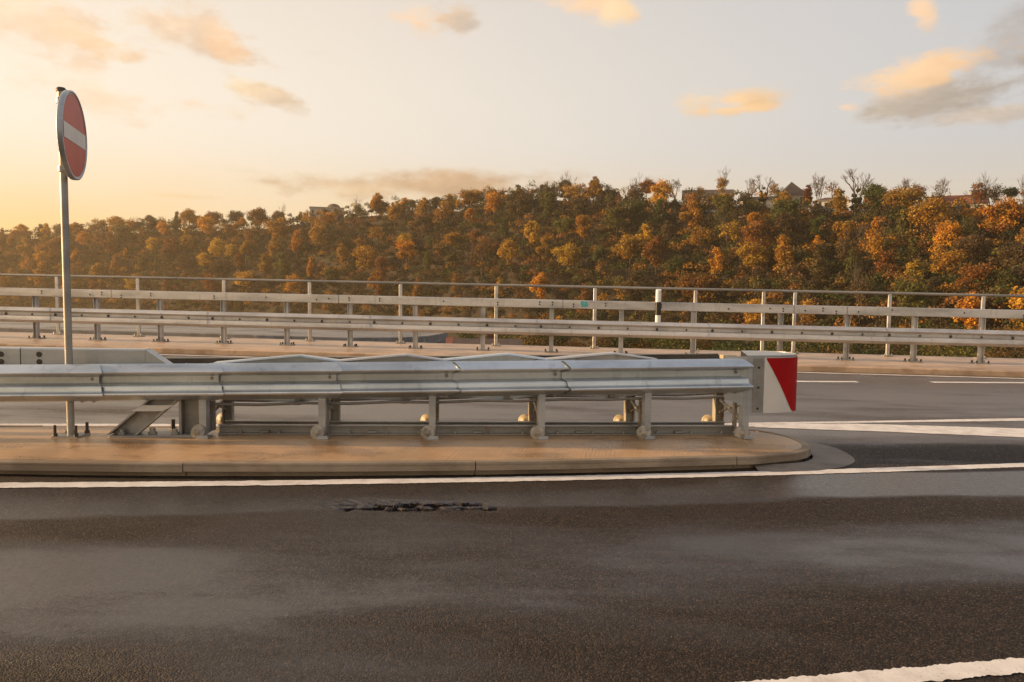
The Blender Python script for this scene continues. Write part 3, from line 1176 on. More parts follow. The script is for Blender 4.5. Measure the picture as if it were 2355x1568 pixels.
def d_shape(mb, z0, z1, w, d, slope=0.0, n=12):
    """rounded-triangular hollow-looking post section"""
    prof = []
    for k in range(n):
        a = 2 * math.pi * k / n
        prof.append((w / 2 * math.copysign(abs(math.cos(a)) ** 0.7, math.cos(a)), d / 2 * math.copysign(abs(math.sin(a)) ** 0.7, math.sin(a))))
    vs = [(x, y, z0) for x, y in prof] + [(x, y, z1 + slope * y) for x, y in prof]
    mb.add(vs, [(k, (k + 1) % n, n + (k + 1) % n, n + k) for k in range(n)], True)
    mb.add(vs[n:], [tuple(range(n))])
    return mb


d_shape(MB(), 0.0, 0.16, 0.13, 0.10).build('foot', POST_WHITE, dp)
d_shape(MB(), 0.16, 0.47, 0.131, 0.101).build('black_band', POST_BLACK, dp)
d_shape(MB(), 0.47, 0.76, 0.13, 0.10, 0.3).build('head', POST_WHITE, dp)

# ------------------------------------------------------------------ near barrier terminal on the island
def fb_y(x):
    return 7.03 + 0.11 * x + 0.004 * x * x


def fb_top(x):
    return 0.884 + 0.010 * x


term = thing('crash_terminal', 'near galvanised telescoping barrier end with wide W-beams on the island', 'barrier', (0, 7.3, gz(0) + KH + 0.02))
O = term.location.copy()
WID = 0.60


def fpt(x, off=0.0, z=None):
    s = 0.11 + 0.008 * x
    n = Vector((-s, 1, 0)).normalized()
    p = Vector((x, fb_y(x), 0)) + n * off
    p.z = fb_top(x) if z is None else z
    return p


def fn(x):
    s = 0.11 + 0.008 * x
    return Vector((s, -1, 0)).normalized()


def px2x(px, py=860):
    d = pray(px, py)
    k = d.x / d.y
    x = 0
    for _ in range(30):
        x = k * (fb_y(x) - 0.08)
    return x


cuts = [px2x(p) for p in (222, 499, 772, 1042, 1294)]
xend = px2x(1712)
edges = [-9.5, -7.2] + cuts + [xend]
E_ = list(zip(edges, edges[1:]))
for i, (a, b) in enumerate(E_):
    last = i == len(E_) - 1
    xm = (a + b) / 2
    # near face: laps open to the left on the left half, to the right on the right half
    mb = MB()
    lap0, lap1 = i >= 5, i in (4, 5)
    w_beam(mb, fpt(a if lap0 else a - 0.10), fpt(b + (0.12 if lap1 else 0.0)), fn(xm), 1.07, -0.085 if lap0 else 0.0,
           0.10 if last else (0.0 if lap1 else 0.075), 0.022 if lap0 else -0.014, -0.014 if lap1 else (0.0 if last else 0.022), nseg=8, depth=1.15, thick=0.008)
    nb = fixn(mb.build('w_beam', STEEL_NEW, term, O))
    hb = MB()
    for (dx, z) in ((-0.07, -0.130), (-0.07, -0.330), (-0.17, -0.330)):
        dd = 0.014 if z > -0.2 else 0.0
        q = fpt(b + dx, 0, fb_top(b) + z + 0.0)
        bolt(hb, q + fn(xm) * dd, fn(xm) + Vector((0, 0, -0.2)), 0.018, 0.016, 8)
    small(hb.build('bolt', STEEL_OLD, nb, O))
    # far face: mirrored, facing the other carriageway
    mb = MB()
    w_beam(mb, fpt(a - 0.10, WID), fpt(b, WID), -fn(xm), 1.12, 0.0, 0.10 if last else 0.045, -0.012, 0.008, nseg=4, depth=1.12)
    fixn(mb.build('w_beam', STEEL_OLD, term, O))

# lens-shaped sliding panels between the faces, one in each bay
for i, px in enumerate((667, 924, 1172, 1425)):
    xm = px2x(px)
    mb = MB()
    L0, L1 = 0.78, 0.46
    pts_t, pts_b = [], []
    for k in range(15):
        f = k / 14
        x = xm - L0 + (L0 + L1) * f
        if x < xm:
            g = (x - xm + L0) / L0
        else:
            g = 1 - (x - xm) / L1
        pts_t.append((x, -0.012 + 0.066 * g))
        pts_b.append((x, -0.352 - 0.052 * g))
    vs, fs = [], []
    y_off = 0.30
    for (x, dt), (_, db) in zip(pts_t, pts_b):
        ft = fb_top(x)
        vs += [fpt(x, y_off - 0.07, ft + dt - 0.014), fpt(x, y_off - 0.06, ft + dt), fpt(x, y_off + 0.06, ft + dt), fpt(x, y_off + 0.07, ft + dt - 0.014),
               fpt(x, y_off, ft + dt - 0.004), fpt(x, y_off, ft + db), fpt(x, y_off - 0.07, ft + db), fpt(x, y_off + 0.07, ft + db)]
    for k in range(14):
        b = k * 8
        for p, q in ((0, 1), (1, 2), (2, 3), (4, 5), (5, 6), (5, 7)):
            fs.append((b + p, b + q, b + 8 + q, b + 8 + p))
    mb.add(vs, fs)
    mb.build('sliding_panel', STEEL_NEW if i % 2 == 0 else STEEL_PALE, term, O)
    cb = MB()                                     # small clevis below
    q = fpt(xm, y_off - 0.02, fb_top(xm) - 0.39)
    cb.box(q, (0.05, 0.16, 0.07), 0.11)
    bolt(cb, q + Vector((0.05, -0.09, -0.01)), (0, -1, 0), 0.02, 0.02, 8)
    cb.build('clevis', STEEL_OLD, term, O)

# cable pair running under the faces
for off, dz in ((0.17, -0.40), (0.43, -0.40)):
    mb = MB()
    xs_ = np.linspace(px2x(470), px2x(1690), 13)
    mb.tube([fpt(x, off, fb_top(x) + dz - (0.012 if k % 2 else 0.0)) for k, x in enumerate(xs_)], 0.014, 8)
    mb.build('steel_cable', STEEL_OLD, term, O)

# low guide rails on the concrete
for off, m_ in ((0.20, STEEL_OLD), (0.42, STEEL_OLD)):
    a, b = px2x(478), px2x(1716)
    xs_ = np.linspace(a, b, 6)
    for x0, x1 in zip(xs_, xs_[1:]):
        mb = MB()
        pr = [(0.0, 0.012), (0.055, 0.012), (0.055, 0.0), (-0.012, 0.0), (-0.012, 0.090), (0.050, 0.090), (0.050, 0.082), (0.0, 0.082)]
        frs = []
        for x in (x0 + 0.003, x1 - 0.003):
            frs.append((fpt(x, off, gz(x) + KH + 0.022), fn(x), Vector((0, 0, 1))))
        mb.sweep(pr, frs, True, caps=True)
        g = fixn(mb.build('guide_rail', m_, term, O))
        hb = MB()
        for t in (0.2, 0.55, 0.86):
            x = x0 + (x1 - x0) * t
            q = fpt(x, off, gz(x) + KH + 0.036) + fn(x) * 0.03
            bolt(hb, q, (0, 0, 1), 0.016, 0.022, 6)
        hb.box(fpt(x0 + (x1 - x0) * 0.42, off, gz(x0) + KH + 0.045) + fn(x0) * 0.03, (0.09, 0.04, 0.018), 0.11, 0.004)
        small(hb.build('bolt', STEEL_OLD, g, O))

# posts with round skid shoes
def shoe(mb, c, nrm, r=0.074):
    c = Vector(c)
    nrm = Vector(nrm).normalized()
    rad = [r * 0.24, r * 0.30, r * 0.32, r * 0.80, r * 0.93, r, r * 0.97, r * 0.5]
    hs = [0.016, 0.016, 0.008, 0.009, 0.005, -0.004, -0.014, -0.022]
    return mb.tube([c + nrm * h for h in hs], rad, 24, True, True)


for i, px in enumerate((457, 735, 992, 1247, 1494, 1722)):
    x = px2x(px)
    zg = gz(x) + KH + 0.024
    mb = MB()
    n = fn(x)
    zt_ = fb_top(x) - 0.30
    # near post: flat-faced channel
    c = fpt(x, 0.03, 0)
    t = Vector((-n.y, n.x, 0))
    w, d = 0.066, 0.05
    corners = lambda z, ww: [c + t * (-ww) + n * d + Vector((0, 0, z)), c + t * ww + n * d + Vector((0, 0, z)),
                             c + t * ww - n * d + Vector((0, 0, z)), c + t * (-ww) - n * d + Vector((0, 0, z))]
    mb.hexa(corners(zg + 0.03, w / 2 * 0.92) + corners(zt_, w / 2))
    po = fixn(mb.build('post', STEEL, term, O))
    sm_ = MB()
    q = fpt(x, 0.03, zg + 0.055) + n * 0.062 - t * 0.042
    shoe(sm_, q, n + Vector((0, 0, 0.30)) - t * 0.35)
    sm_.build('skid_shoe', PLASTIC, po, O)
    ft = MB()
    ft.box(fpt(x, 0.02, zg + 0.006) + n * 0.03 - t * -0.01, (0.10, 0.14, 0.014), 0.11, 0.003)
    ft.box(fpt(x, 0.02, zg + 0.022) + n * 0.09 + t * 0.012, (0.09, 0.012, 0.016), 0.11)
    ft.build('foot_plate', STEEL, po, O)
    # far post of the same frame
    mb = MB()
    xr = x + 0.06 - 0.05 * i * 0.4
    c = fpt(xr, WID - 0.03, 0)
    i_post(mb, c.x, c.y, gz(xr) + KH + 0.024, fb_top(xr) - 0.30, 0.095, 0.09, 0.014, 0.11)
    po2 = mb.build('post', STEEL_RUST if i > 1 else STEEL_OLD, term, O)
    sm_ = MB()
    q = fpt(xr, WID - 0.03, gz(xr) + KH + 0.08) + n * -0.06 - t * 0.085
    shoe(sm_, q, n * 1.0 + Vector((0, 0, 0.15)) - t * 0.5, 0.07)
    sm_.build('skid_shoe', PLASTIC if i < 2 else CREAM, po2, O)
    # cross frame between the pair: diagonal strap, horizontal bar, top diaphragm
    cf = MB()
    a_, b_ = fpt(x, 0.09, zg + 0.16), fpt(xr, WID - 0.08, zg + 0.30)
    cf.tube([a_, b_], 0.020, 6, True, False)
    a_, b_ = fpt(x, 0.09, zg + 0.31), fpt(xr, WID - 0.08, zg + 0.17)
    cf.tube([a_, a_.lerp(b_, 0.5) + Vector((0, 0, 0.02)), b_], 0.012, 6)
    cf.box(fpt((x + xr) / 2, WID / 2, zt_ + 0.13), (0.05, WID - 0.10, 0.22), 0.11)
    cf.box(fpt((x + xr) / 2, WID / 2 - 0.1, zg + 0.20), (0.03, 0.05, 0.34), 0.11)
    cf.build('cross_frame', STEEL_RUST if i > 1 else STEEL_OLD, term, O)

# nose: steel sheet bent round the end, with the red and white marker on it
xn = px2x(1722)
cN = fpt(xn + 0.02, WID / 2, 0)
tn = Vector((-fn(xn).y, fn(xn).x, 0))
nn = fn(xn)
zN0, zN1 = fb_top(xn) - 0.545, fb_top(xn) + 0.035


NSTR = 0.22
cN = cN + tn * 0.20


def nose_pt(u, z, push=0.0):
    """u in metres along the bent sheet: starts on the near face, goes round to the far face"""
    Rn = WID / 2 - 0.035
    ra, rb = 0.42 + push, Rn + 0.06 + push
    straight = NSTR
    if u < straight:
        p = cN + nn * (rb) + tn * (u - straight)
    else:
        a = (u - straight) / 0.36
        e = 0.9
        ca_, sa_ = math.cos(a), math.sin(a)
        p = cN + nn * (rb * math.copysign(abs(ca_) ** e, ca_)) + tn * (ra * abs(sa_) ** e)
    return Vector((p.x, p.y, z))


ns = MB()
us = [0.0, 0.08, NSTR] + [NSTR + 0.36 * math.pi * k / 28 for k in range(1, 29)]
for pu in (0.0, -0.006):
    base_i = len(ns.v)
    vs = [nose_pt(u, z, pu) for u in us for z in (zN0, zN1)]
    ns.add(vs, [(2 * i, 2 * i + 2, 2 * i + 3, 2 * i + 1) for i in range(len(us) - 1)], True)
nsheet = ns.build('nose_sheet', STEEL, term, O)
# dark wedge left of the nose: end gusset of the beam
gs = MB()
g0 = fpt(xn - 0.16, 0.04, 0)
gs.add([Vector((fpt(xn - 0.22, 0.02).x, fpt(xn - 0.22, 0.02).y, zN1 - 0.01)), Vector((*nose_pt(0.02, 0).xy, zN1 - 0.01)),
        Vector((*nose_pt(0.02, 0).xy, zN0 + 0.05)), Vector((fpt(xn - 0.22, 0.02).x, fpt(xn - 0.22, 0.02).y, zN0 + 0.16))], [(0, 1, 2, 3)])
gs.build('end_gusset', STEEL, term, O)
hb = MB()
for z in (zN0 + 0.05, zN0 + 0.26, zN0 + 0.46):
    q = nose_pt(0.115, z, 0.0)
    bolt(hb, q, nn, 0.014, 0.008, 8)
small(hb.build('bolt', BOLT, nsheet, O))
# rust stains on the sheet around old rivets are in the material; here the rivet strip
rs_ = MB()
rv = [nose_pt(u, z, 0.003) for u in (0.055, 0.105, 0.158) for z in (zN0 + 0.01, zN1 - 0.03)]
rs_.add(rv, [(0, 2, 3, 1), (2, 4, 5, 3)])
rs_.build('rivet_strip', STEEL_OLD, nsheet, O)
# marker panel: white sheet below, red segment above the curved edge
zM0, zM1 = zN0 + 0.005, zN1 - 0.02


def marker(mb, lo, hi, push, u0, u1, nU=40):
    vs, fs = [], []
    m = 6
    for i in range(nU + 1):
        u = u0 + (u1 - u0) * i / nU
        za, zb = lo(u), hi(u)
        for k in range(m + 1):
            vs.append(nose_pt(u, za + (zb - za) * k / m, push))
    for i in range(nU):
        for k in range(m):
            b = i * (m + 1) + k
            fs.append((b, b + m + 1, b + m + 2, b + 1))
    mb.add(vs, fs, True)
    return mb


U0, U1 = 0.17, 0.86


_us = np.linspace(U0, U1, 80)
_pf = []
for u in _us:                      # how far round the visible bend the sheet has got, 0..1
    _pf.append(project(nose_pt(u, (zM0 + zM1) / 2, 0.006))[0])
_pf = np.array(_pf)
_apex = int(_pf.argmax())
_pf = (_pf - _pf[0]) / (_pf[_apex] - _pf[0])
_pf[_apex:] = 2 - _pf[_apex:]


def edge_curve(u):
    f = float(np.interp(u, _us, _pf))
    g = float(np.interp(f, [0.03, 0.25, 0.45, 0.62, 0.76, 0.86, 0.92], [0.0, 0.22, 0.44, 0.65, 0.84, 0.97, 1.0]))
    return zM1 - (zM1 - zM0) * g


mk = marker(MB(), lambda u: zM0, lambda u: zM1, 0.006, U0, U1).build('marker_panel', WHITE_REFL, term, O)
mk['label'] = 'white and red curved marker panel on the nose'
marker(MB(), edge_curve, lambda u: zM1 - 0.004, 0.009, U0 + 0.02, U1 - 0.004).build('red_field', RED, mk, O)
# top closing plate of the nose
tp = MB()
ring = [nose_pt(u, zN1 - 0.004, -0.008) for u in us]
tp.add(ring, [tuple(range(len(ring)))])
fixn(tp.build('nose_cover', STEEL, term, O))
cb = MB()
q = fpt(px2x(1690), 0.12, fb_top(xn) + 0.012)
cb.box(q, (0.15, 0.09, 0.035), 0.11, 0.008)
cb.build('end_block', CREAM, term, O)

# anchorage at the left: heavy post, raking strut, base plate with threaded studs
xa = px2x(428)
mb = MB()
c = fpt(xa, WID / 2 - 0.14, 0)
i_post(mb, c.x, c.y, gz(xa) + KH + 0.044, fb_top(xa) - 0.02, 0.25, 0.22, 0.022, 0.11)
fixn(mb.build('anchor_post', STEEL_OLD, term, O))
xp0, xp1 = px2x(236), px2x(440)
mb = MB()
cpl = fpt((xp0 + xp1) / 2, WID / 2 - 0.14, gz(xa) + KH + 0.034)
mb.box(cpl, (xp1 - xp0, 0.36, 0.022), 0.11, 0.006)
bp = mb.build('base_plate', STEEL_OLD, term, O)
for dx, dy, hh, rr in ((0.10, -0.13, 0.05, 0.022), (0.36, -0.10, 0.055, 0.026), (0.47, 0.10, 0.10, 0.020), (0.57, -0.13, 0.05, 0.024), (0.66, 0.10, 0.10, 0.020),
                       (0.78, -0.11, 0.05, 0.026), (0.82, 0.06, 0.05, 0.022)):
    if dx > xp1 - xp0 - 0.02:
        continue
    q = fpt(xp0 + dx, WID / 2 - 0.14 + dy, gz(xa) + KH + 0.046)
    mb = MB()
    mb.tube([q, q + Vector((0, 0, hh))], rr, 10)
    mb.tube([q, q + Vector((0, 0, 0.022))], rr * 1.5, 6, True, False)
    mb.build('anchor_stud', BOLT if hh > 0.08 else STEEL_OLD, bp, O)
# strut: channel from plate up to the box beam, cut level at its foot
s0 = fpt(px2x(268, 1000), WID / 2 - 0.20, gz(xa) + KH + 0.047)
s1 = fpt(px2x(428, 850), WID / 2 - 0.16, fb_top(xa) - 0.11)
side = fn(xa)
tg = Vector((-side.y, side.x, 0))
hw, dp_ = 0.135, 0.10
pr = [(-hw, dp_), (-hw, 0), (hw, 0), (hw, dp_), (hw - 0.022, dp_), (hw - 0.022, 0.02), (-hw + 0.022, 0.02), (-hw + 0.022, dp_)]
mb = MB()
mb.sweep(pr, [(s0, tg, side), (s1, tg, side)], True, caps=True)
st_ = fixn(mb.build('raking_strut', STEEL_OLD, term, O))
mb = MB()
q0, q1 = s0.lerp(s1, 0.40), s0.lerp(s1, 0.50)
mb.sweep([(-hw - 0.004, dp_ + 0.012), (hw + 0.004, dp_ + 0.012), (hw + 0.004, dp_ + 0.002), (-hw - 0.004, dp_ + 0.002)],
         [(q0 - tg * 0.02, tg, side), (q1 + tg * 0.02, tg, side)], True, caps=True)
fixn(mb.build('batten_plate', STEEL_PALE, st_, O))

# box beam of the median barrier coming from the left, bent down at its end
zb = 0.965
xb1 = px2x(296, 790)
bx0 = fpt(-12.0, WID / 2, 1.02)
bx1 = fpt(-4.55, WID / 2, zb + 0.01)
bx2 = fpt(xb1, WID / 2 + 0.02, zb)
bx3 = fpt(px2x(372, 826), WID / 2 + 0.02, zb - 0.20)
mb = MB()
box_beam(mb, bx0, bx1, 0.185, 0.14)
fixn(mb.build('box_beam', STEEL, term, O))
mb = MB()
box_beam(mb, bx1 + Vector((0.006, 0, 0)), bx2, 0.185, 0.14)
bb = fixn(mb.build('box_beam', STEEL, term, O))
hb = MB()
for p_, dx in ((bx1, -0.15), (bx1, 0.19)):
    for dz in (-0.06, -0.13):
        q = fpt(p_.x + dx, WID / 2, p_.z + dz) + fn(-4.5) * 0.069
        bolt(hb, q, fn(-4.5), 0.027, 0.006, 12)
small(hb.build('bolt', BOLT, bb, O))
mb = MB()
t_ = (bx3 - bx2).normalized()
side = fn(xb1)
upb = side.cross(t_)
if upb.z < 0:
    upb = -upb
mb.sweep([(-0.07, 0), (0.07, 0), (0.07, -0.185), (-0.07, -0.185)],
         [(bx2 + Vector((0.003, 0, -0.002)), side, Vector((0, 0, 1))), (bx3, side, Vector((0, 0, 1)))], True, caps=True)
fixn(mb.build('box_beam_end', STEEL, term, O))
for x in (-11, -9, -7):
    mb = MB()
    c = fpt(x, WID / 2, 0)
    i_post(mb, c.x, c.y, gz(x) + KH + 0.0, 0.85, 0.12, 0.12, 0.012, 0.06)
    mb.build('post', STEEL_OLD, term, O)

# ------------------------------------------------------------------ the sign
sx, sy = -4.03, 6.70
sz = gz(sx) + KH + 0.018
sign = thing('no_entry_sign', 'round red no entry sign with white bar on a tall grey pole', 'sign', (sx, sy, sz))
mb = MB()
mb.tube([(0, 0, 0.015), (0, 0, 3.10)], 0.032, 16)
pole = mb.build('pole', STEEL_OLD, sign)
mb = MB()
mb.tube([(0, 0, 3.095), (0, 0, 3.115), (0, 0, 3.13)], [0.043, 0.043, 0.030], 16)
mb.build('pole_cap', BOLT, pole)
mb = MB()
mb.box((0, 0, 0.006), (0.24, 0.22, 0.018), 0.0, 0.005)
bpl = mb.build('base_plate', STEEL_OLD, sign)
for dx, dy in ((-0.095, -0.085), (0.095, -0.085), (-0.075, 0.085), (0.1, 0.085)):
    mb = MB()
    mb.tube([(dx, dy, 0.015), (dx, dy, 0.115)], 0.014, 8)
    mb.tube([(dx, dy, 0.015), (dx, dy, 0.04)], 0.022, 6, True, False)
    mb.build('anchor_stud', BOLT, bpl)
# disc: normal turned to the right and slightly away
PHI = R(-16)
dv = Vector((math.sin(PHI), math.cos(PHI), 0))
nv = Vector((math.cos(PHI), -math.sin(PHI), 0))
RD = 0.388
cz = 2.715
cD = Vector((0.03, 0.015, cz)) + nv * 0.055


def dpt(a, b, n):
    return cD + dv * a + Vector((0, 0, b)) + nv * n


def ringpts(r, n, seg=48):
    return [dpt(r * math.cos(2 * math.pi * k / seg), r * math.sin(2 * math.pi * k / seg), n) for k in range(seg)]


mb = MB()
pr = [(RD - 0.03, -0.030), (RD, -0.030), (RD + 0.002, -0.026), (RD + 0.002, 0.010), (RD - 0.004, 0.014), (RD - 0.018, 0.014), (RD - 0.020, 0.004)]
S = 48
vs = []
for r, n in pr:
    vs += ringpts(r, n, S)
fs = []
for j in range(len(pr) - 1):
    for k in range(S):
        fs.append((j * S + k, j * S + (k + 1) % S, (j + 1) * S + (k + 1) % S, (j + 1) * S + k))
mb.add(vs, fs, True)
mb.add(ringpts(RD - 0.012, -0.006, S), [tuple(range(S))])
disc = mb.build('sign_disc', STEEL, sign)
mb = MB()
mb.add(ringpts(RD - 0.013, 0.005, S), [tuple(range(S))])
mb.build('white_border', SIGN_WHITE, disc)
mb = MB()
mb.add(ringpts(RD - 0.030, 0.008, S), [tuple(range(S))])
mb.build('red_field', SIGN_RED, disc)
mb = MB()
hb_ = 0.068
wb_ = 0.335
mb.add([dpt(-wb_, -hb_, 0.011), dpt(wb_, -hb_, 0.011), dpt(wb_, hb_, 0.011), dpt(-wb_, hb_, 0.011)], [(0, 1, 2, 3)])
mb.build('white_bar', SIGN_WHITE, disc)
mb = MB()
for z in (cz - 0.30, cz + 0.30):
    mb.tube([(0, 0, z - 0.025), (0, 0, z + 0.025)], 0.044, 14)
    q = Vector((0, 0, z))
    mb.tube([q - dv * 0.0, q + nv * 0.06], 0.014, 8)
mb.build('clamp', STEEL_OLD, sign)

# ------------------------------------------------------------------ ramp beyond the bridge, left
ramp = MB()
ed = [(-75, 33.0), (-40, 29.6), (-25, 27.6), (-15, 26.7), (-9, 26.2), (-5.6, 26.2), (-4.3, 27.2), (-3.5, 29.5), (-3.2, 33.0), (-3.6, 40)]
bk = [(-75, 43.0), (-40, 39.6), (-25, 38), (-15, 37.5), (-9, 38), (-7.5, 39), (-7, 40), (-6.9, 41), (-6.9, 42), (-7, 46)]
zr_ = [0.55, 0.25, 0.08, -0.03, -0.10, -0.16, -0.2, -0.28, -0.36, -0.55]
vs, fs = [], []
for (a, b, z) in zip(ed, bk, zr_):
    vs += [(a[0], a[1], z), (b[0], b[1], z + 0.1)]
for i in range(len(ed) - 1):
    fs.append((2 * i, 2 * i + 2, 2 * i + 3, 2 * i + 1))
ramp.add(vs, fs)
rampo = tag(fixn(ramp.build('ramp_road', ASPHALT)), kind='structure')
mb = MB()
frs = []
for i, ((x, y), z) in enumerate(zip(ed, zr_)):
    a, b = Vector(ed[max(i - 1, 0)]), Vector(ed[min(i + 1, len(ed) - 1)])
    t = (b - a).normalized()
    frs.append((Vector((x, y, z)), Vector((t.y, -t.x, 0)), Vector((0, 0, 1))))
mb.sweep([(0.02, -0.9), (0.02, -0.32), (0.14, -0.30), (0.14, 0.02), (0.12, 0.045), (-0.30, 0.05), (-0.30, -0.05), (-0.3, -0.9)], frs, True, caps=True)
fixn(mb.build('ramp_edge', DECK, rampo))
mb = MB()
frs = [(f[0], f[1], f[2]) for f in frs]
mb.sweep([(-0.6, 0.006), (-0.8, 0.006)], frs)
mb.build('ramp_line', PAINT, rampo)
mb = MB()
frs2 = []
for (x, y), z in zip(bk, zr_):
    frs2.append((Vector((x, y, z + 0.1)), Vector((0, 1, 0)), Vector((0, 0, 1))))
mb.sweep([(-0.4, 0.0), (-0.4, 0.12), (0.2, 0.12), (0.2, -0.9)], frs2)
mb.build('ramp_kerb', DECK, rampo)
for x, y in ((-40, 34.5), (-18, 32)):
    mb = MB()
    mb.box((x, y, VALLEY / 2 - 0.45), (1.6, 6, -VALLEY - 0.7), 0, 0.2)
    mb.build('ramp_pier', DECK, rampo)


# ------------------------------------------------------------------ houses
def house(label, c, w, d, wall_h, roof_h, rz, wall, roof, kind='gable', nwin=3, name='house', over=0.5, half=False):
    t = thing(name, label, 'house', c)
    t.rotation_euler.z = rz
    MB().box((0, 0, wall_h / 2 - 2), (w, d, wall_h + 4)).build('wall', wall, t)
    r = MB()
    ww, dd2 = w / 2 + over, d / 2 + over
    if kind == 'gable':
        r.add([(-ww, -dd2, wall_h - 0.25), (ww, -dd2, wall_h - 0.25), (ww, dd2, wall_h - 0.25), (-ww, dd2, wall_h - 0.25), (-ww, 0, wall_h + roof_h), (ww, 0, wall_h + roof_h)],
              [(0, 1, 5, 4), (2, 3, 4, 5), (0, 4, 3), (1, 2, 5), (0, 3, 2, 1)])
    elif kind == 'hip':
        r.add([(-ww, -dd2, wall_h - 0.25), (ww, -dd2, wall_h - 0.25), (ww, dd2, wall_h - 0.25), (-ww, dd2, wall_h - 0.25), (-ww * 0.35, 0, wall_h + roof_h), (ww * 0.35, 0, wall_h + roof_h)],
              [(0, 1, 5, 4), (2, 3, 4, 5), (0, 4, 3), (1, 2, 5), (0, 3, 2, 1)])
    else:
        r.add([(-ww, -dd2, wall_h - 0.25), (ww, -dd2, wall_h - 0.25), (ww, dd2, wall_h - 0.25), (-ww, dd2, wall_h - 0.25), (0, 0, wall_h + roof_h)],
              [(0, 1, 4), (1, 2, 4), (2, 3, 4), (3, 0, 4), (0, 3, 2, 1)])
    ro = r.build('roof', roof, t)
    if kind != 'pyramid':
        MB().box((w * 0.22, d * 0.12, wall_h + roof_h * 0.9), (0.8, 0.8, roof_h * 0.8 + 0.8)).build('chimney', wall, ro)
    for k in range(nwin):
        x = -w / 2 + w * (k + 0.5) / nwin
        wn = MB()
        wn.box((x, -d / 2 - 0.03, wall_h * 0.55), (1.1, 0.10, 1.4))
        wo = wn.build('window', WALLW, t)
        MB().box((x, -d / 2 - 0.10, wall_h * 0.55), (0.9, 0.06, 1.2)).build('pane', GLASS, wo)
    return t


def on_ridge(px, back=12.0):
    a = az_of(px)
    d, _ = ridge(a)
    return hill_p(a, d + back), a


def ridge_house(px, top_y, w, d, wall_h, roof_h, label, wall, roof, kind='gable', back=12.0, rz=0.0, nwin=3):
    p, a = on_ridge(px, back)
    ztop = at(px, top_y, p.y).z
    p.z = ztop - wall_h - roof_h - 0.8
    return house(label, p, w, d, wall_h, roof_h, -a + rz, wall, roof, kind, nwin)


ridge_house(1618, 432, 21, 10, 3.4, 3.4, 'long house with dark roof on the hilltop, left of the pointed roof', WALLW, ROOFD, 'gable', 14, 0.05, 6)
ridge_house(1740, 447, 16, 9, 3.0, 1.6, 'low pale hilltop building between the long dark roof and the pointed roof', WALLW, ROOFD, 'gable', 6, -0.1, 4)
ridge_house(1808, 413, 9.5, 9.5, 3.6, 5.6, 'hilltop house with a pointed pyramid roof on the skyline', WALLG, ROOFD, 'pyramid', 10, 0.3, 2)
ridge_house(1900, 449, 12, 8, 2.6, 1.4, 'low white hilltop house right of the dark red tree', WALLW, ROOFD, 'hip', 6, 0.0, 3)
ridge_house(2018, 440, 11, 8, 3.2, 2.6, 'white hilltop house right of the ivy-clad tree', WALLW, ROOFR, 'gable', 5, 0.2, 3)
ridge_house(2190, 443, 15, 9, 3.2, 3.0, 'house with wide red-brown roof at the right of the ridge', WALLW, ROOFR, 'gable', 7, 0.1, 4)
ridge_house(1395, 437, 9, 8, 3.4, 3.2, 'small pale house peeping over the ridge left of the round dark tree', WALLW, ROOFR, 'gable', 10, 0.2, 2)
# hazy domed building far left of the hilltop
p, a = on_ridge(752, 75)
p.z = at(752, 475, p.y).z - 10.5
dome = thing('domed_building', 'hazy long building with a low dome behind the tree line', 'building', p)
dome.rotation_euler.z = -a
MB().box((0, 0, 3), (24, 12, 12)).build('wall', WALLG, dome)
mb = MB()
mb.tube([(-12.6, 0, 9.0), (12.6, 0, 9.0)], [0.4, 0.4], 4)
mb.box((0, 0, 9.2), (25, 13, 0.6))
mb.build('cornice', WALLG, dome)
mb = MB()
mb.tube([(5, 0, 9.4), (5, 0, 11), (5, 0, 12.0), (5, 0, 12.6), (5, 0, 12.8)], [5.0, 4.4, 3.2, 1.6, 0.1], 16)
mb.build('dome', ROOFD, dome)
for k in range(6):
    wo = MB().box((-10 + 4 * k, -6.02, 6), (1.4, 0.12, 2.4)).build('window', GLASS, dome)
# two red roofs down in the valley, glimpsed under the far guardrail
p = at(905, 777, 62)
house('red-brick house in the valley left of the other, glimpsed under the far guardrail', (p.x, p.y, p.z - 5.5), 9, 7, 4.6, 1.0, 0.06, TIMBER, ROOFR, 'gable', 5)
p = at(1085, 778, 66)
house('timbered red house in the valley, the right one under the far guardrail', (p.x, p.y, p.z - 5.3), 8, 6, 4.4, 0.9, 0.04, TIMBER, ROOFD, 'gable', 6)

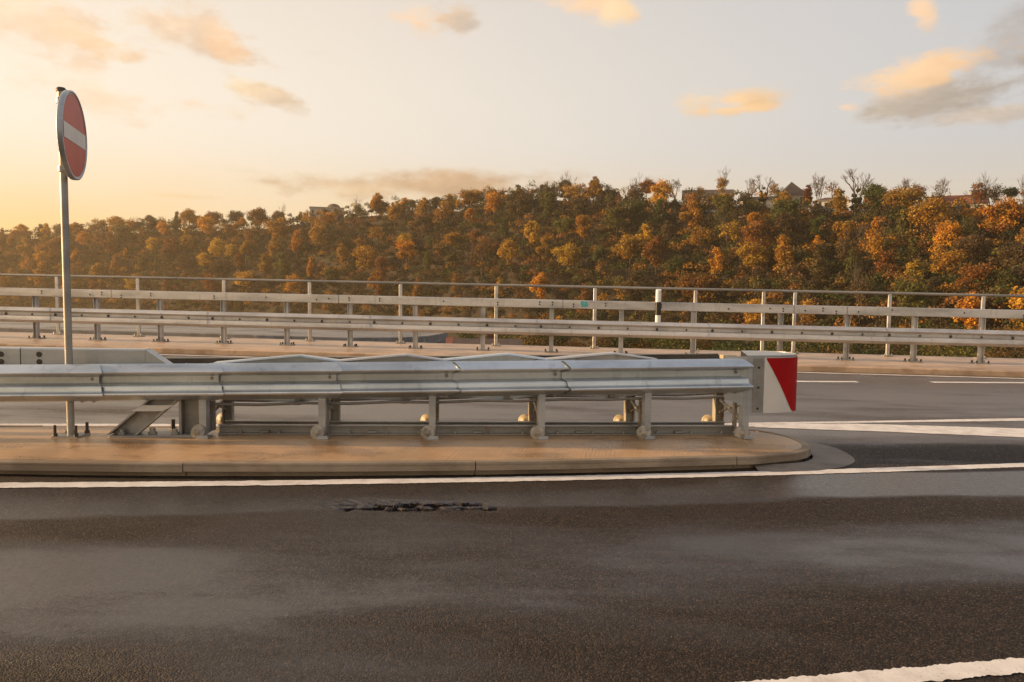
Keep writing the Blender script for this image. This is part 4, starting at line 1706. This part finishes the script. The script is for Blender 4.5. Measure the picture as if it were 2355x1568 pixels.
# ------------------------------------------------------------------ trees
def crown_arrays(seed, rx, rz, zc, nblob, nleaf, size, shape='round'):
    r = np.random.default_rng(seed)
    # blob centres fill the crown
    cen, rad = [], []
    for k in range(nblob):
        while True:
            q = r.uniform(-1, 1, 3)
            if np.dot(q, q) < 1:
                break
        w = 1.0
        if shape == 'cone':
            w = 0.25 + 0.75 * (1 - (q[2] + 1) / 2)
        elif shape == 'oval':
            w = 1.0 - 0.35 * max(0, q[2])
        elif shape == 'flat':
            q[2] *= 0.5
        cen.append([q[0] * rx * 0.72 * w, q[1] * rx * 0.72 * w, zc + q[2] * rz * 0.80])
        rad.append(rx * r.uniform(0.20, 0.44) * (0.55 + 0.45 * w))
    cen, rad = np.array(cen), np.array(rad)
    pr = rad ** 2 / np.sum(rad ** 2)
    b = r.choice(nblob, nleaf, p=pr)
    d = r.normal(size=(nleaf, 3))
    d[:, 2] = d[:, 2] * 0.8 + 0.25
    d /= np.linalg.norm(d, axis=1)[:, None]
    k = np.clip(r.normal(0.84, 0.30, nleaf), 0.1, 1.6)
    pos = cen[b] + d * (rad[b] * k)[:, None] * np.array([1, 1, 0.85])
    nrm = d * 0.7 + r.normal(size=(nleaf, 3)) * 0.55
    nrm /= np.linalg.norm(nrm, axis=1)[:, None]
    t1 = np.cross(nrm, r.normal(size=(nleaf, 3)))
    t1 /= np.linalg.norm(t1, axis=1)[:, None] + 1e-9
    t2 = np.cross(nrm, t1)
    s = size * r.uniform(0.55, 1.25, nleaf)[:, None]
    V = np.stack([pos - t1 * s, pos - t2 * s * 0.62 + nrm * s * 0.15, pos + t1 * s, pos + t2 * s * 0.62 - nrm * s * 0.12], axis=1).reshape(-1, 3)
    F = np.arange(nleaf * 4).reshape(-1, 4)
    return V, F, cen


def trunk_mb(h, r0, limbs, seed, lean=0.04):
    rr = random.Random(seed)
    mb = MB()
    pts = [(0, 0, -1.5)]
    x = y = 0
    for k in range(1, 6):
        x += rr.uniform(-lean, lean) * h / 5
        y += rr.uniform(-lean, lean) * h / 5
        pts.append((x, y, h * k / 5))
    mb.tube(pts, [r0 * (1 - 0.15 * k) for k in range(6)], 6, False)
    for c in limbs:
        f = rr.uniform(0.35, 0.85)
        i = int(f * 5)
        p0 = Vector(pts[min(5, i + 1)])
        c = Vector(c)
        mid = p0.lerp(c, 0.5) + Vector((0, 0, 0.12 * (c - p0).length))
        mb.tube([p0, mid, c], [r0 * 0.42, r0 * 0.28, r0 * 0.1], 5, False)
    return mb


def bare_mb(h, r0, seed, spread=0.5, levels=4, vase=0.5):
    rr = random.Random(seed)
    mb = MB()

    def grow(p, d, ln, r, lv):
        q = p + d * ln
        mid = p.lerp(q, 0.5) + Vector((rr.uniform(-1, 1), rr.uniform(-1, 1), 0)) * ln * 0.06
        mb.tube([p, mid, q], [r, r * 0.82, r * 0.62], 5 if lv > 2 else 3, False)
        if lv == 0:
            return
        for k in range(rr.choice((2, 3, 3)) if lv > 1 else 4):
            a = rr.uniform(0, 6.28)
            s = rr.uniform(0.35, 1.0) * spread
            nd = (d + Vector((math.cos(a) * s, math.sin(a) * s, rr.uniform(0.0, 0.25)))).normalized()
            grow(p.lerp(q, rr.uniform(0.6, 1.0)), nd, ln * rr.uniform(0.6, 0.82), r * 0.58, lv - 1)
    grow(Vector((0, 0, -1)), Vector((0, 0, 1)), h * 0.36 + 1, r0, levels)
    return mb


class Proto:
    pass


def proto(kind, seed):
    """tree meshes about 14 m tall"""
    P = Proto()
    P.kind = kind
    if kind == 'broad':
        V, F, cen = crown_arrays(seed, 4.9, 4.6, 9.4, 22, 4600, 0.31)
    elif kind == 'oval':
        V, F, cen = crown_arrays(seed, 3.5, 5.6, 8.8, 20, 4000, 0.30, 'oval')
    elif kind == 'cone':
        V, F, cen = crown_arrays(seed, 3.4, 6.3, 7.8, 24, 3800, 0.30, 'cone')
    elif kind == 'sparse':
        V, F, cen = crown_arrays(seed, 4.3, 4.4, 9.6, 16, 1300, 0.28)
    elif kind == 'pine':
        V, F, cen = crown_arrays(seed, 4.2, 2.4, 11.6, 9, 1500, 0.36, 'flat')
    elif kind == 'ivy':
        V, F, cen = crown_arrays(seed, 2.2, 4.6, 6.6, 12, 2200, 0.34, 'oval')
    elif kind == 'bare':
        V, F, cen = crown_arrays(seed, 3.6, 4.2, 9.2, 12, 200, 0.28)
    P.crown = arr_mesh('crown', V, F, LEAF)
    if kind in ('bare', 'ivy', 'sparse'):
        mb = bare_mb(14 if kind != 'ivy' else 14.5, 0.34 if kind != 'ivy' else 0.55, seed, 0.55 if kind != 'ivy' else 0.8, 5)
    else:
        r = np.random.default_rng(seed)
        limbs = [tuple(cen[i]) for i in r.choice(len(cen), 6, replace=False)]
        mb = trunk_mb(11, 0.27, limbs, seed)
    o = mb.build('trunk', BARK if kind != 'bare' else IVY_BARK)
    P.trunk = o.data
    bpy.data.objects.remove(o)
    return P


PROT = {}
for kind, cnt in (('broad', 5), ('oval', 4), ('cone', 3), ('sparse', 3), ('pine', 1), ('ivy', 2), ('bare', 3)):
    PROT[kind] = [proto(kind, 100 + 7 * i + len(kind)) for i in range(cnt)]

COLS = {
    'golden': (0.52, 0.29, 0.035), 'orange': (0.50, 0.215, 0.022), 'amber': (0.38, 0.195, 0.026), 'rust': (0.25, 0.100, 0.022),
    'olive': (0.110, 0.098, 0.022), 'green': (0.070, 0.085, 0.020), 'dark green': (0.035, 0.048, 0.016), 'brown': (0.115, 0.072, 0.030),
    'dark red': (0.16, 0.028, 0.016), 'yellow-green': (0.22, 0.19, 0.028), 'copper': (0.27, 0.125, 0.034),
}
KINDW = {'broad': 'broad', 'oval': 'tall oval', 'cone': 'pointed', 'sparse': 'thinly leaved', 'pine': 'flat-topped', 'ivy': 'ivy-clad', 'bare': 'almost bare'}
rt = random.Random(11)
used_labels = {}


def tree(name, kind, colname, p, h, label, group, sxy=1.0, col_=None):
    P = rt.choice(PROT[kind])
    t = thing(name, label, 'tree', p, group)
    s = h / 14.0
    t.scale = (s * sxy, s * sxy, s)
    t.rotation_euler.z = rt.uniform(0, 6.28)
    c = col_ or COLS[colname]
    v = rt.uniform(0.8, 1.2)
    for nm, me in (('trunk', P.trunk), ('crown', P.crown)):
        o = bpy.data.objects.new(nm, me)
        COL.objects.link(o)
        o.parent = t
        o.color = (c[0] * v, c[1] * v * rt.uniform(0.92, 1.08), c[2] * v, 1)
    return t


RP = rpx                                  # columns of the railing posts in the picture, for naming places
NUM = ['first', 'second', 'third', 'fourth', 'fifth', 'sixth', 'seventh', 'eighth', 'ninth', 'tenth', 'eleventh', 'twelfth']


def place_words(px):
    if px < RP[0] - 60:
        return 'left of the sign pole'
    j = min(range(len(RP)), key=lambda k: abs(RP[k] - px))
    dlt = px - RP[j]
    w = 'above' if abs(dlt) < 25 else ('left of' if dlt < 0 else 'right of')
    return f'{w} the {NUM[j]} railing post'


def unique(label, px):
    if label not in used_labels:
        used_labels[label] = 1
        return label
    return None


# skyline individuals: px, top y, kind, colour, height in metres, label
SKY = [
    (454, 493, 'pine', 'dark green', 17, 'dark flat-topped pine standing up from the left part of the ridge'),
    (330, 498, 'sparse', 'brown', 15, 'thin see-through tree on the ridge right of the sign pole'),
    (372, 504, 'broad', 'brown', 12, 'low rounded tree on the ridge, second from the sign pole'),
    (545, 480, 'broad', 'brown', 16, 'round brown tree on the ridge left of the small gap in the skyline'),
    (580, 484, 'sparse', 'olive', 14, 'small thin tree in the skyline gap above the third railing post'),
    (640, 485, 'broad', 'copper', 14, 'rounded copper tree on the ridge left of the domed building'),
    (875, 458, 'broad', 'rust', 15, 'dark rounded tree on the ridge right of the domed building'),
    (975, 452, 'cone', 'dark green', 13, 'narrow dark pointed tree on the ridge left of the bushy golden trees'),
    (1040, 446, 'sparse', 'amber', 14, 'amber thin-crowned tree at the ridge left of the tallest golden group'),
    (1118, 428, 'sparse', 'amber', 18, 'tall bushy golden tree at the ridge, left of two'),
    (1150, 433, 'sparse', 'copper', 16, 'tall bushy copper tree at the ridge, right of two'),
    (1212, 432, 'sparse', 'brown', 14, 'thin brown tree at the ridge left of the dark ivy-clad trunk'),
    (1262, 424, 'ivy', 'olive', 15, 'dark ivy-clad tree on the ridge at the picture centre'),
    (1298, 422, 'sparse', 'amber', 16, 'spreading amber tree on the ridge right of the centre ivy-clad tree'),
    (1340, 430, 'sparse', 'copper', 14, 'thin copper tree on the ridge, second right of the centre'),
    (1392, 420, 'sparse', 'brown', 12, 'small brown tree on the ridge beside the small pale house'),
    (1437, 430, 'ivy', 'dark green', 10, 'small dark ivy-clad tree left of the round dark tree'),
    (1480, 412, 'broad', 'rust', 12, 'round dark-crowned tree standing alone on the skyline'),
    (1543, 405, 'bare', 'brown', 14, 'bare spreading tree right of the round dark skyline tree'),
    (1654, 402, 'sparse', 'amber', 13, 'slender lollipop-shaped tree rising over the long dark roof'),
    (1602, 428, 'sparse', 'amber', 9, 'small amber tree in front of the long dark roof'),
    (1715, 408, 'bare', 'copper', 13, 'bare copper-twigged tree left of the pointed roof'),
    (1745, 410, 'ivy', 'olive', 12, 'narrow ivy-clad trunk left of the pointed roof'),
    (1772, 418, 'sparse', 'amber', 11, 'amber tree just left of the pointed roof'),
    (1847, 416, 'cone', 'dark red', 10, 'dark red conical tree right of the pointed roof'),
    (1868, 405, 'bare', 'brown', 14, 'bare two-stemmed tree right of the dark red conical tree'),
    (1898, 410, 'bare', 'copper', 13, 'faint bare tree left of the big ivy-clad tree'),
    (1957, 402, 'ivy', 'dark green', 17, 'big dark ivy-clad tree with spreading bare limbs on the skyline'),
    (2005, 422, 'sparse', 'copper', 11, 'rounded pinkish tree right of the big ivy-clad tree'),
    (2072, 412, 'bare', 'brown', 12, 'faint bare tree right of the white hilltop house'),
    (2100, 424, 'sparse', 'rust', 11, 'rust-coloured tree between two bare trees at the right of the ridge'),
    (2150, 407, 'bare', 'brown', 14, 'bare twiggy tree with round head at the right of the ridge'),
    (2232, 413, 'sparse', 'rust', 13, 'wide rust-brown tree over the red-brown roof'),
    (2262, 418, 'sparse', 'brown', 11, 'brown tree right of the wide rust-brown tree'),
    (2308, 428, 'pine', 'dark green', 10, 'dark flat-topped conifer near the right end of the ridge'),
    (2345, 423, 'sparse', 'copper', 11, 'copper tree at the right end of the ridge'),
]
GT = 'autumn trees on the wooded hillside'
for px, ty, kind, cn, h, lab in SKY:
    p, a = on_ridge(px, 2.0)
    zt_ = at(px, ty, p.y).z
    top_k = {'broad': 1.0, 'oval': 1.03, 'cone': 1.0, 'sparse': 1.0, 'pine': 1.0, 'ivy': 1.0, 'bare': 1.0}[kind]
    p.z = min(p.z + 3.0, zt_ - h * top_k)
    h2 = (zt_ - p.z) / top_k
    if h2 > h * 1.25:
        p.z = zt_ - h * 1.25 * top_k
        h2 = h * 1.25
    tree('tree', kind, cn, p, h2, lab, GT, 1.0 if kind != 'broad' else 1.1)

# hillside individuals, rows up the slope
ROWS = [(0.17, 'at the slope foot'), (0.36, 'low on the slope'), (0.54, 'at mid slope'),
        (0.72, 'above mid slope'), (0.87, 'high on the slope'), (0.99, 'under the ridge')]
STEP = [24.0, 14.2, 13.8, 13.8, 13.6, 12.2]
cand = []
for ri, (t, rw) in enumerate(ROWS):
    px = -70.0 + 11 * (ri % 2)
    while px < 2440:
        a = az_of(px)
        d, zr = ridge(a)
        cand.append((ri, px, a, d))
        px += STEP[ri] * F_PX / d * rt.uniform(0.85, 1.15) * (1.22 if d > 500 else (0.90 if px > 1700 else 1.0))
nhill = 0
HILL = []
for ri, px0, a0, d0 in cand:
    t, rw = ROWS[ri]
    px = px0 + rt.uniform(-12, 12)
    a = az_of(px)
    d, zr = ridge(a)
    tt = t + rt.uniform(-0.06, 0.06)
    if ri == len(ROWS) - 1:
        tt = min(tt, 0.99)
    p = hill_p(a, d - 95 * (1 - tt))
    f = px / 2354
    # colour tendencies along the hill: rust and orange far left, olive and brown in the middle, orange at the right
    z = rt.random()
    if f < 0.42:
        pal = [('orange', .26), ('amber', .22), ('rust', .12), ('brown', .12), ('olive', .10), ('golden', .08), ('copper', .10)]
    elif f < 0.74:
        pal = [('orange', .10), ('amber', .19), ('golden', .15), ('brown', .14), ('olive', .19), ('green', .12), ('copper', .07), ('rust', .04)]
    else:
        pal = [('orange', .22), ('amber', .18), ('golden', .11), ('brown', .14), ('olive', .13), ('green', .10), ('copper', .07), ('rust', .05)]
    acc = 0
    tot = sum(w for _, w in pal)
    cn = pal[-1][0]
    for nme, w in pal:
        acc += w / tot
        if z < acc:
            cn = nme
            break
    kind = rt.choices(['broad', 'oval', 'cone', 'sparse'], [0.32, 0.40, 0.14, 0.14])[0]
    if cn == 'brown' and rt.random() < 0.3:
        kind = 'sparse'
    h = rt.uniform(12.5, 20.5) * (1.10 if d > 500 else (0.86 if px > 1700 else 1.0))
    if ri == len(ROWS) - 1:
        h = rt.uniform(8.5, 12.5) * (1.12 if d > 500 else 0.9)
        if 1480 < px < 2060:
            h *= 0.62                       # low growth in front of the hilltop houses
    HILL.append((kind, cn, p, h, f'{KINDW[kind]} {cn} tree {rw}, {place_words(px)}'))
by_label = {}
for i, e in enumerate(HILL):
    by_label.setdefault(e[4], []).append(i)
RANK = {2: ('shorter', 'taller'), 3: ('shortest', 'middle-sized', 'tallest')}
for lab, ids in by_label.items():
    ids.sort(key=lambda i: HILL[i][3])
    for k, i in enumerate(ids):
        kind, cn, p, h, _ = HILL[i]
        if len(ids) in RANK:
            h *= (0.88, 1.08)[k] if len(ids) == 2 else (0.85, 0.98, 1.12)[k]
            lab2 = RANK[len(ids)][k] + ' ' + lab
        else:
            lab2 = lab
        tree('tree', kind, cn, p, h, lab2, GT, rt.uniform(0.78, 1.16))
        nhill += 1
print('hillside trees', nhill)

# bushes and undergrowth between the trunks, and the thicket close below the bridge: one uncountable mass each
def mass(name, label, pts, size, colour_sets, nper, seed, spread):
    r = np.random.default_rng(seed)
    Vs, Cs = [], []
    for p in pts:
        n = nper
        d = r.normal(size=(n, 3))
        d[:, 2] = np.abs(d[:, 2]) * 0.9
        d /= np.linalg.norm(d, axis=1)[:, None]
        rad = spread * r.uniform(0.6, 1.2)
        pos = np.array(p) + d * rad * r.uniform(0.55, 1.08, n)[:, None]
        nrm = d * 0.7 + r.normal(size=(n, 3)) * 0.5
        nrm /= np.linalg.norm(nrm, axis=1)[:, None]
        t1 = np.cross(nrm, r.normal(size=(n, 3)))
        t1 /= np.linalg.norm(t1, axis=1)[:, None] + 1e-9
        t2 = np.cross(nrm, t1)
        s = size * r.uniform(0.6, 1.3, n)[:, None]
        Vs.append(np.stack([pos - t1 * s, pos - t2 * s * .6, pos + t1 * s, pos + t2 * s * .6], axis=1).reshape(-1, 3))
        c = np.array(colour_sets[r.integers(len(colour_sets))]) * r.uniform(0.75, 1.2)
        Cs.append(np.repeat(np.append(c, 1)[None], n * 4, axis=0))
    V = np.concatenate(Vs)
    C = np.concatenate(Cs)
    me = arr_mesh(name, V, np.arange(len(V)).reshape(-1, 4), None)
    ca = me.color_attributes.new('leaf_colour', 'FLOAT_COLOR', 'POINT')
    ca.data.foreach_set('color', C.astype(np.float32).ravel())
    m, nt, bs = mat(name + '_leaves')
    at_ = N(nt, 'ShaderNodeAttribute', attribute_name='leaf_colour')
    ge = N(nt, 'ShaderNodeNewGeometry')
    hs = N(nt, 'ShaderNodeHueSaturation', inp={'Color': at_.outputs['Color'], 'Value': MR(nt, ge.outputs['Random Per Island'], 0, 1, 0.6, 1.3, False)})
    nt.links.new(hs.outputs[0], bs.inputs['Base Color'])
    bs.inputs['Roughness'].default_value = 0.75
    bs.inputs['Specular IOR Level'].default_value = 0.2
    tr = N(nt, 'ShaderNodeBsdfTranslucent', inp={'Color': hs.outputs[0]})
    mx = N(nt, 'ShaderNodeMixShader', inp={0: 0.3})
    nt.links.new(bs.outputs[0], mx.inputs[1])
    nt.links.new(tr.outputs[0], mx.inputs[2])
    nt.links.new(mx.outputs[0], nt.nodes['Material Output'].inputs[0])
    me.materials.append(m)
    o = bpy.data.objects.new(name, me)
    COL.objects.link(o)
    return tag(o, label, 'undergrowth', kind='stuff')


ru = random.Random(21)
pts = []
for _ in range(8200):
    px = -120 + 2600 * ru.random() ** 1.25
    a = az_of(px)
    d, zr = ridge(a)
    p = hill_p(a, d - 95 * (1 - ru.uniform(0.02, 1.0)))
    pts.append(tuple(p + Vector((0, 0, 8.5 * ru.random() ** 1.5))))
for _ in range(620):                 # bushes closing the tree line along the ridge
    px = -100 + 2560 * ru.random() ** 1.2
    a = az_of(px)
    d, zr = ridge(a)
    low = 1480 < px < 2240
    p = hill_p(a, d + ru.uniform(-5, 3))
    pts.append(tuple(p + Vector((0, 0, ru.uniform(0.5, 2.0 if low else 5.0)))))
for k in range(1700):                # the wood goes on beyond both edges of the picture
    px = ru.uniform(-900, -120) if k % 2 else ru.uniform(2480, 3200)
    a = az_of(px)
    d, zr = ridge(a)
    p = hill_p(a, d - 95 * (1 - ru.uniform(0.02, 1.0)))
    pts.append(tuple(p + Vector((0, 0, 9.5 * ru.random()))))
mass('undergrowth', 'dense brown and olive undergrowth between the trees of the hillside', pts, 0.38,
     [COLS['brown'], COLS['olive'], (0.085, 0.055, 0.024), (0.060, 0.042, 0.020), COLS['green'], (0.050, 0.040, 0.020), COLS['amber'], (0.075, 0.068, 0.018), COLS['copper'], COLS['dark green']], 98, 5, 2.7)  # leaf tones darkened to deepen the shade between the trees
pts = []
for _ in range(420):
    px = ru.uniform(1120, 2600)
    Y = ru.uniform(70, 150)
    p = at(px, 0, Y)
    pts.append((p.x, p.y, ru.uniform(-15, -8.0) + (Y - 70) * 0.02))
for _ in range(160):
    px = ru.uniform(-200, 1150)
    Y = ru.uniform(60, 190)
    p = at(px, 0, Y)
    pts.append((p.x, p.y, ru.uniform(-16, -7.5)))
mass('valley_thicket', 'green and amber thicket in the valley seen under the far guardrail', pts, 0.19,
     [COLS['green'], COLS['olive'], COLS['dark green'], (0.12, 0.11, 0.022), (0.20, 0.10, 0.02), COLS['dark green'], COLS['brown']], 760, 6, 3.6)

# ------------------------------------------------------------------ haze
hz = MB().box((0, 0, 34), (2500, 2500, 116))
hm = bpy.data.materials.new('evening_haze')
hm.use_nodes = True
nt = hm.node_tree
nt.nodes.clear()
ho = N(nt, 'ShaderNodeOutputMaterial')
pv_ = N(nt, 'ShaderNodeVolumePrincipled')
pv_.inputs['Color'].default_value = (0.98, 0.78, 0.52, 1)
pv_.inputs['Density'].default_value = 0.00027
pv_.inputs['Anisotropy'].default_value = 0.55
nt.links.new(pv_.outputs[0], ho.inputs['Volume'])
tag(hz.build('haze', hm), kind='stuff')
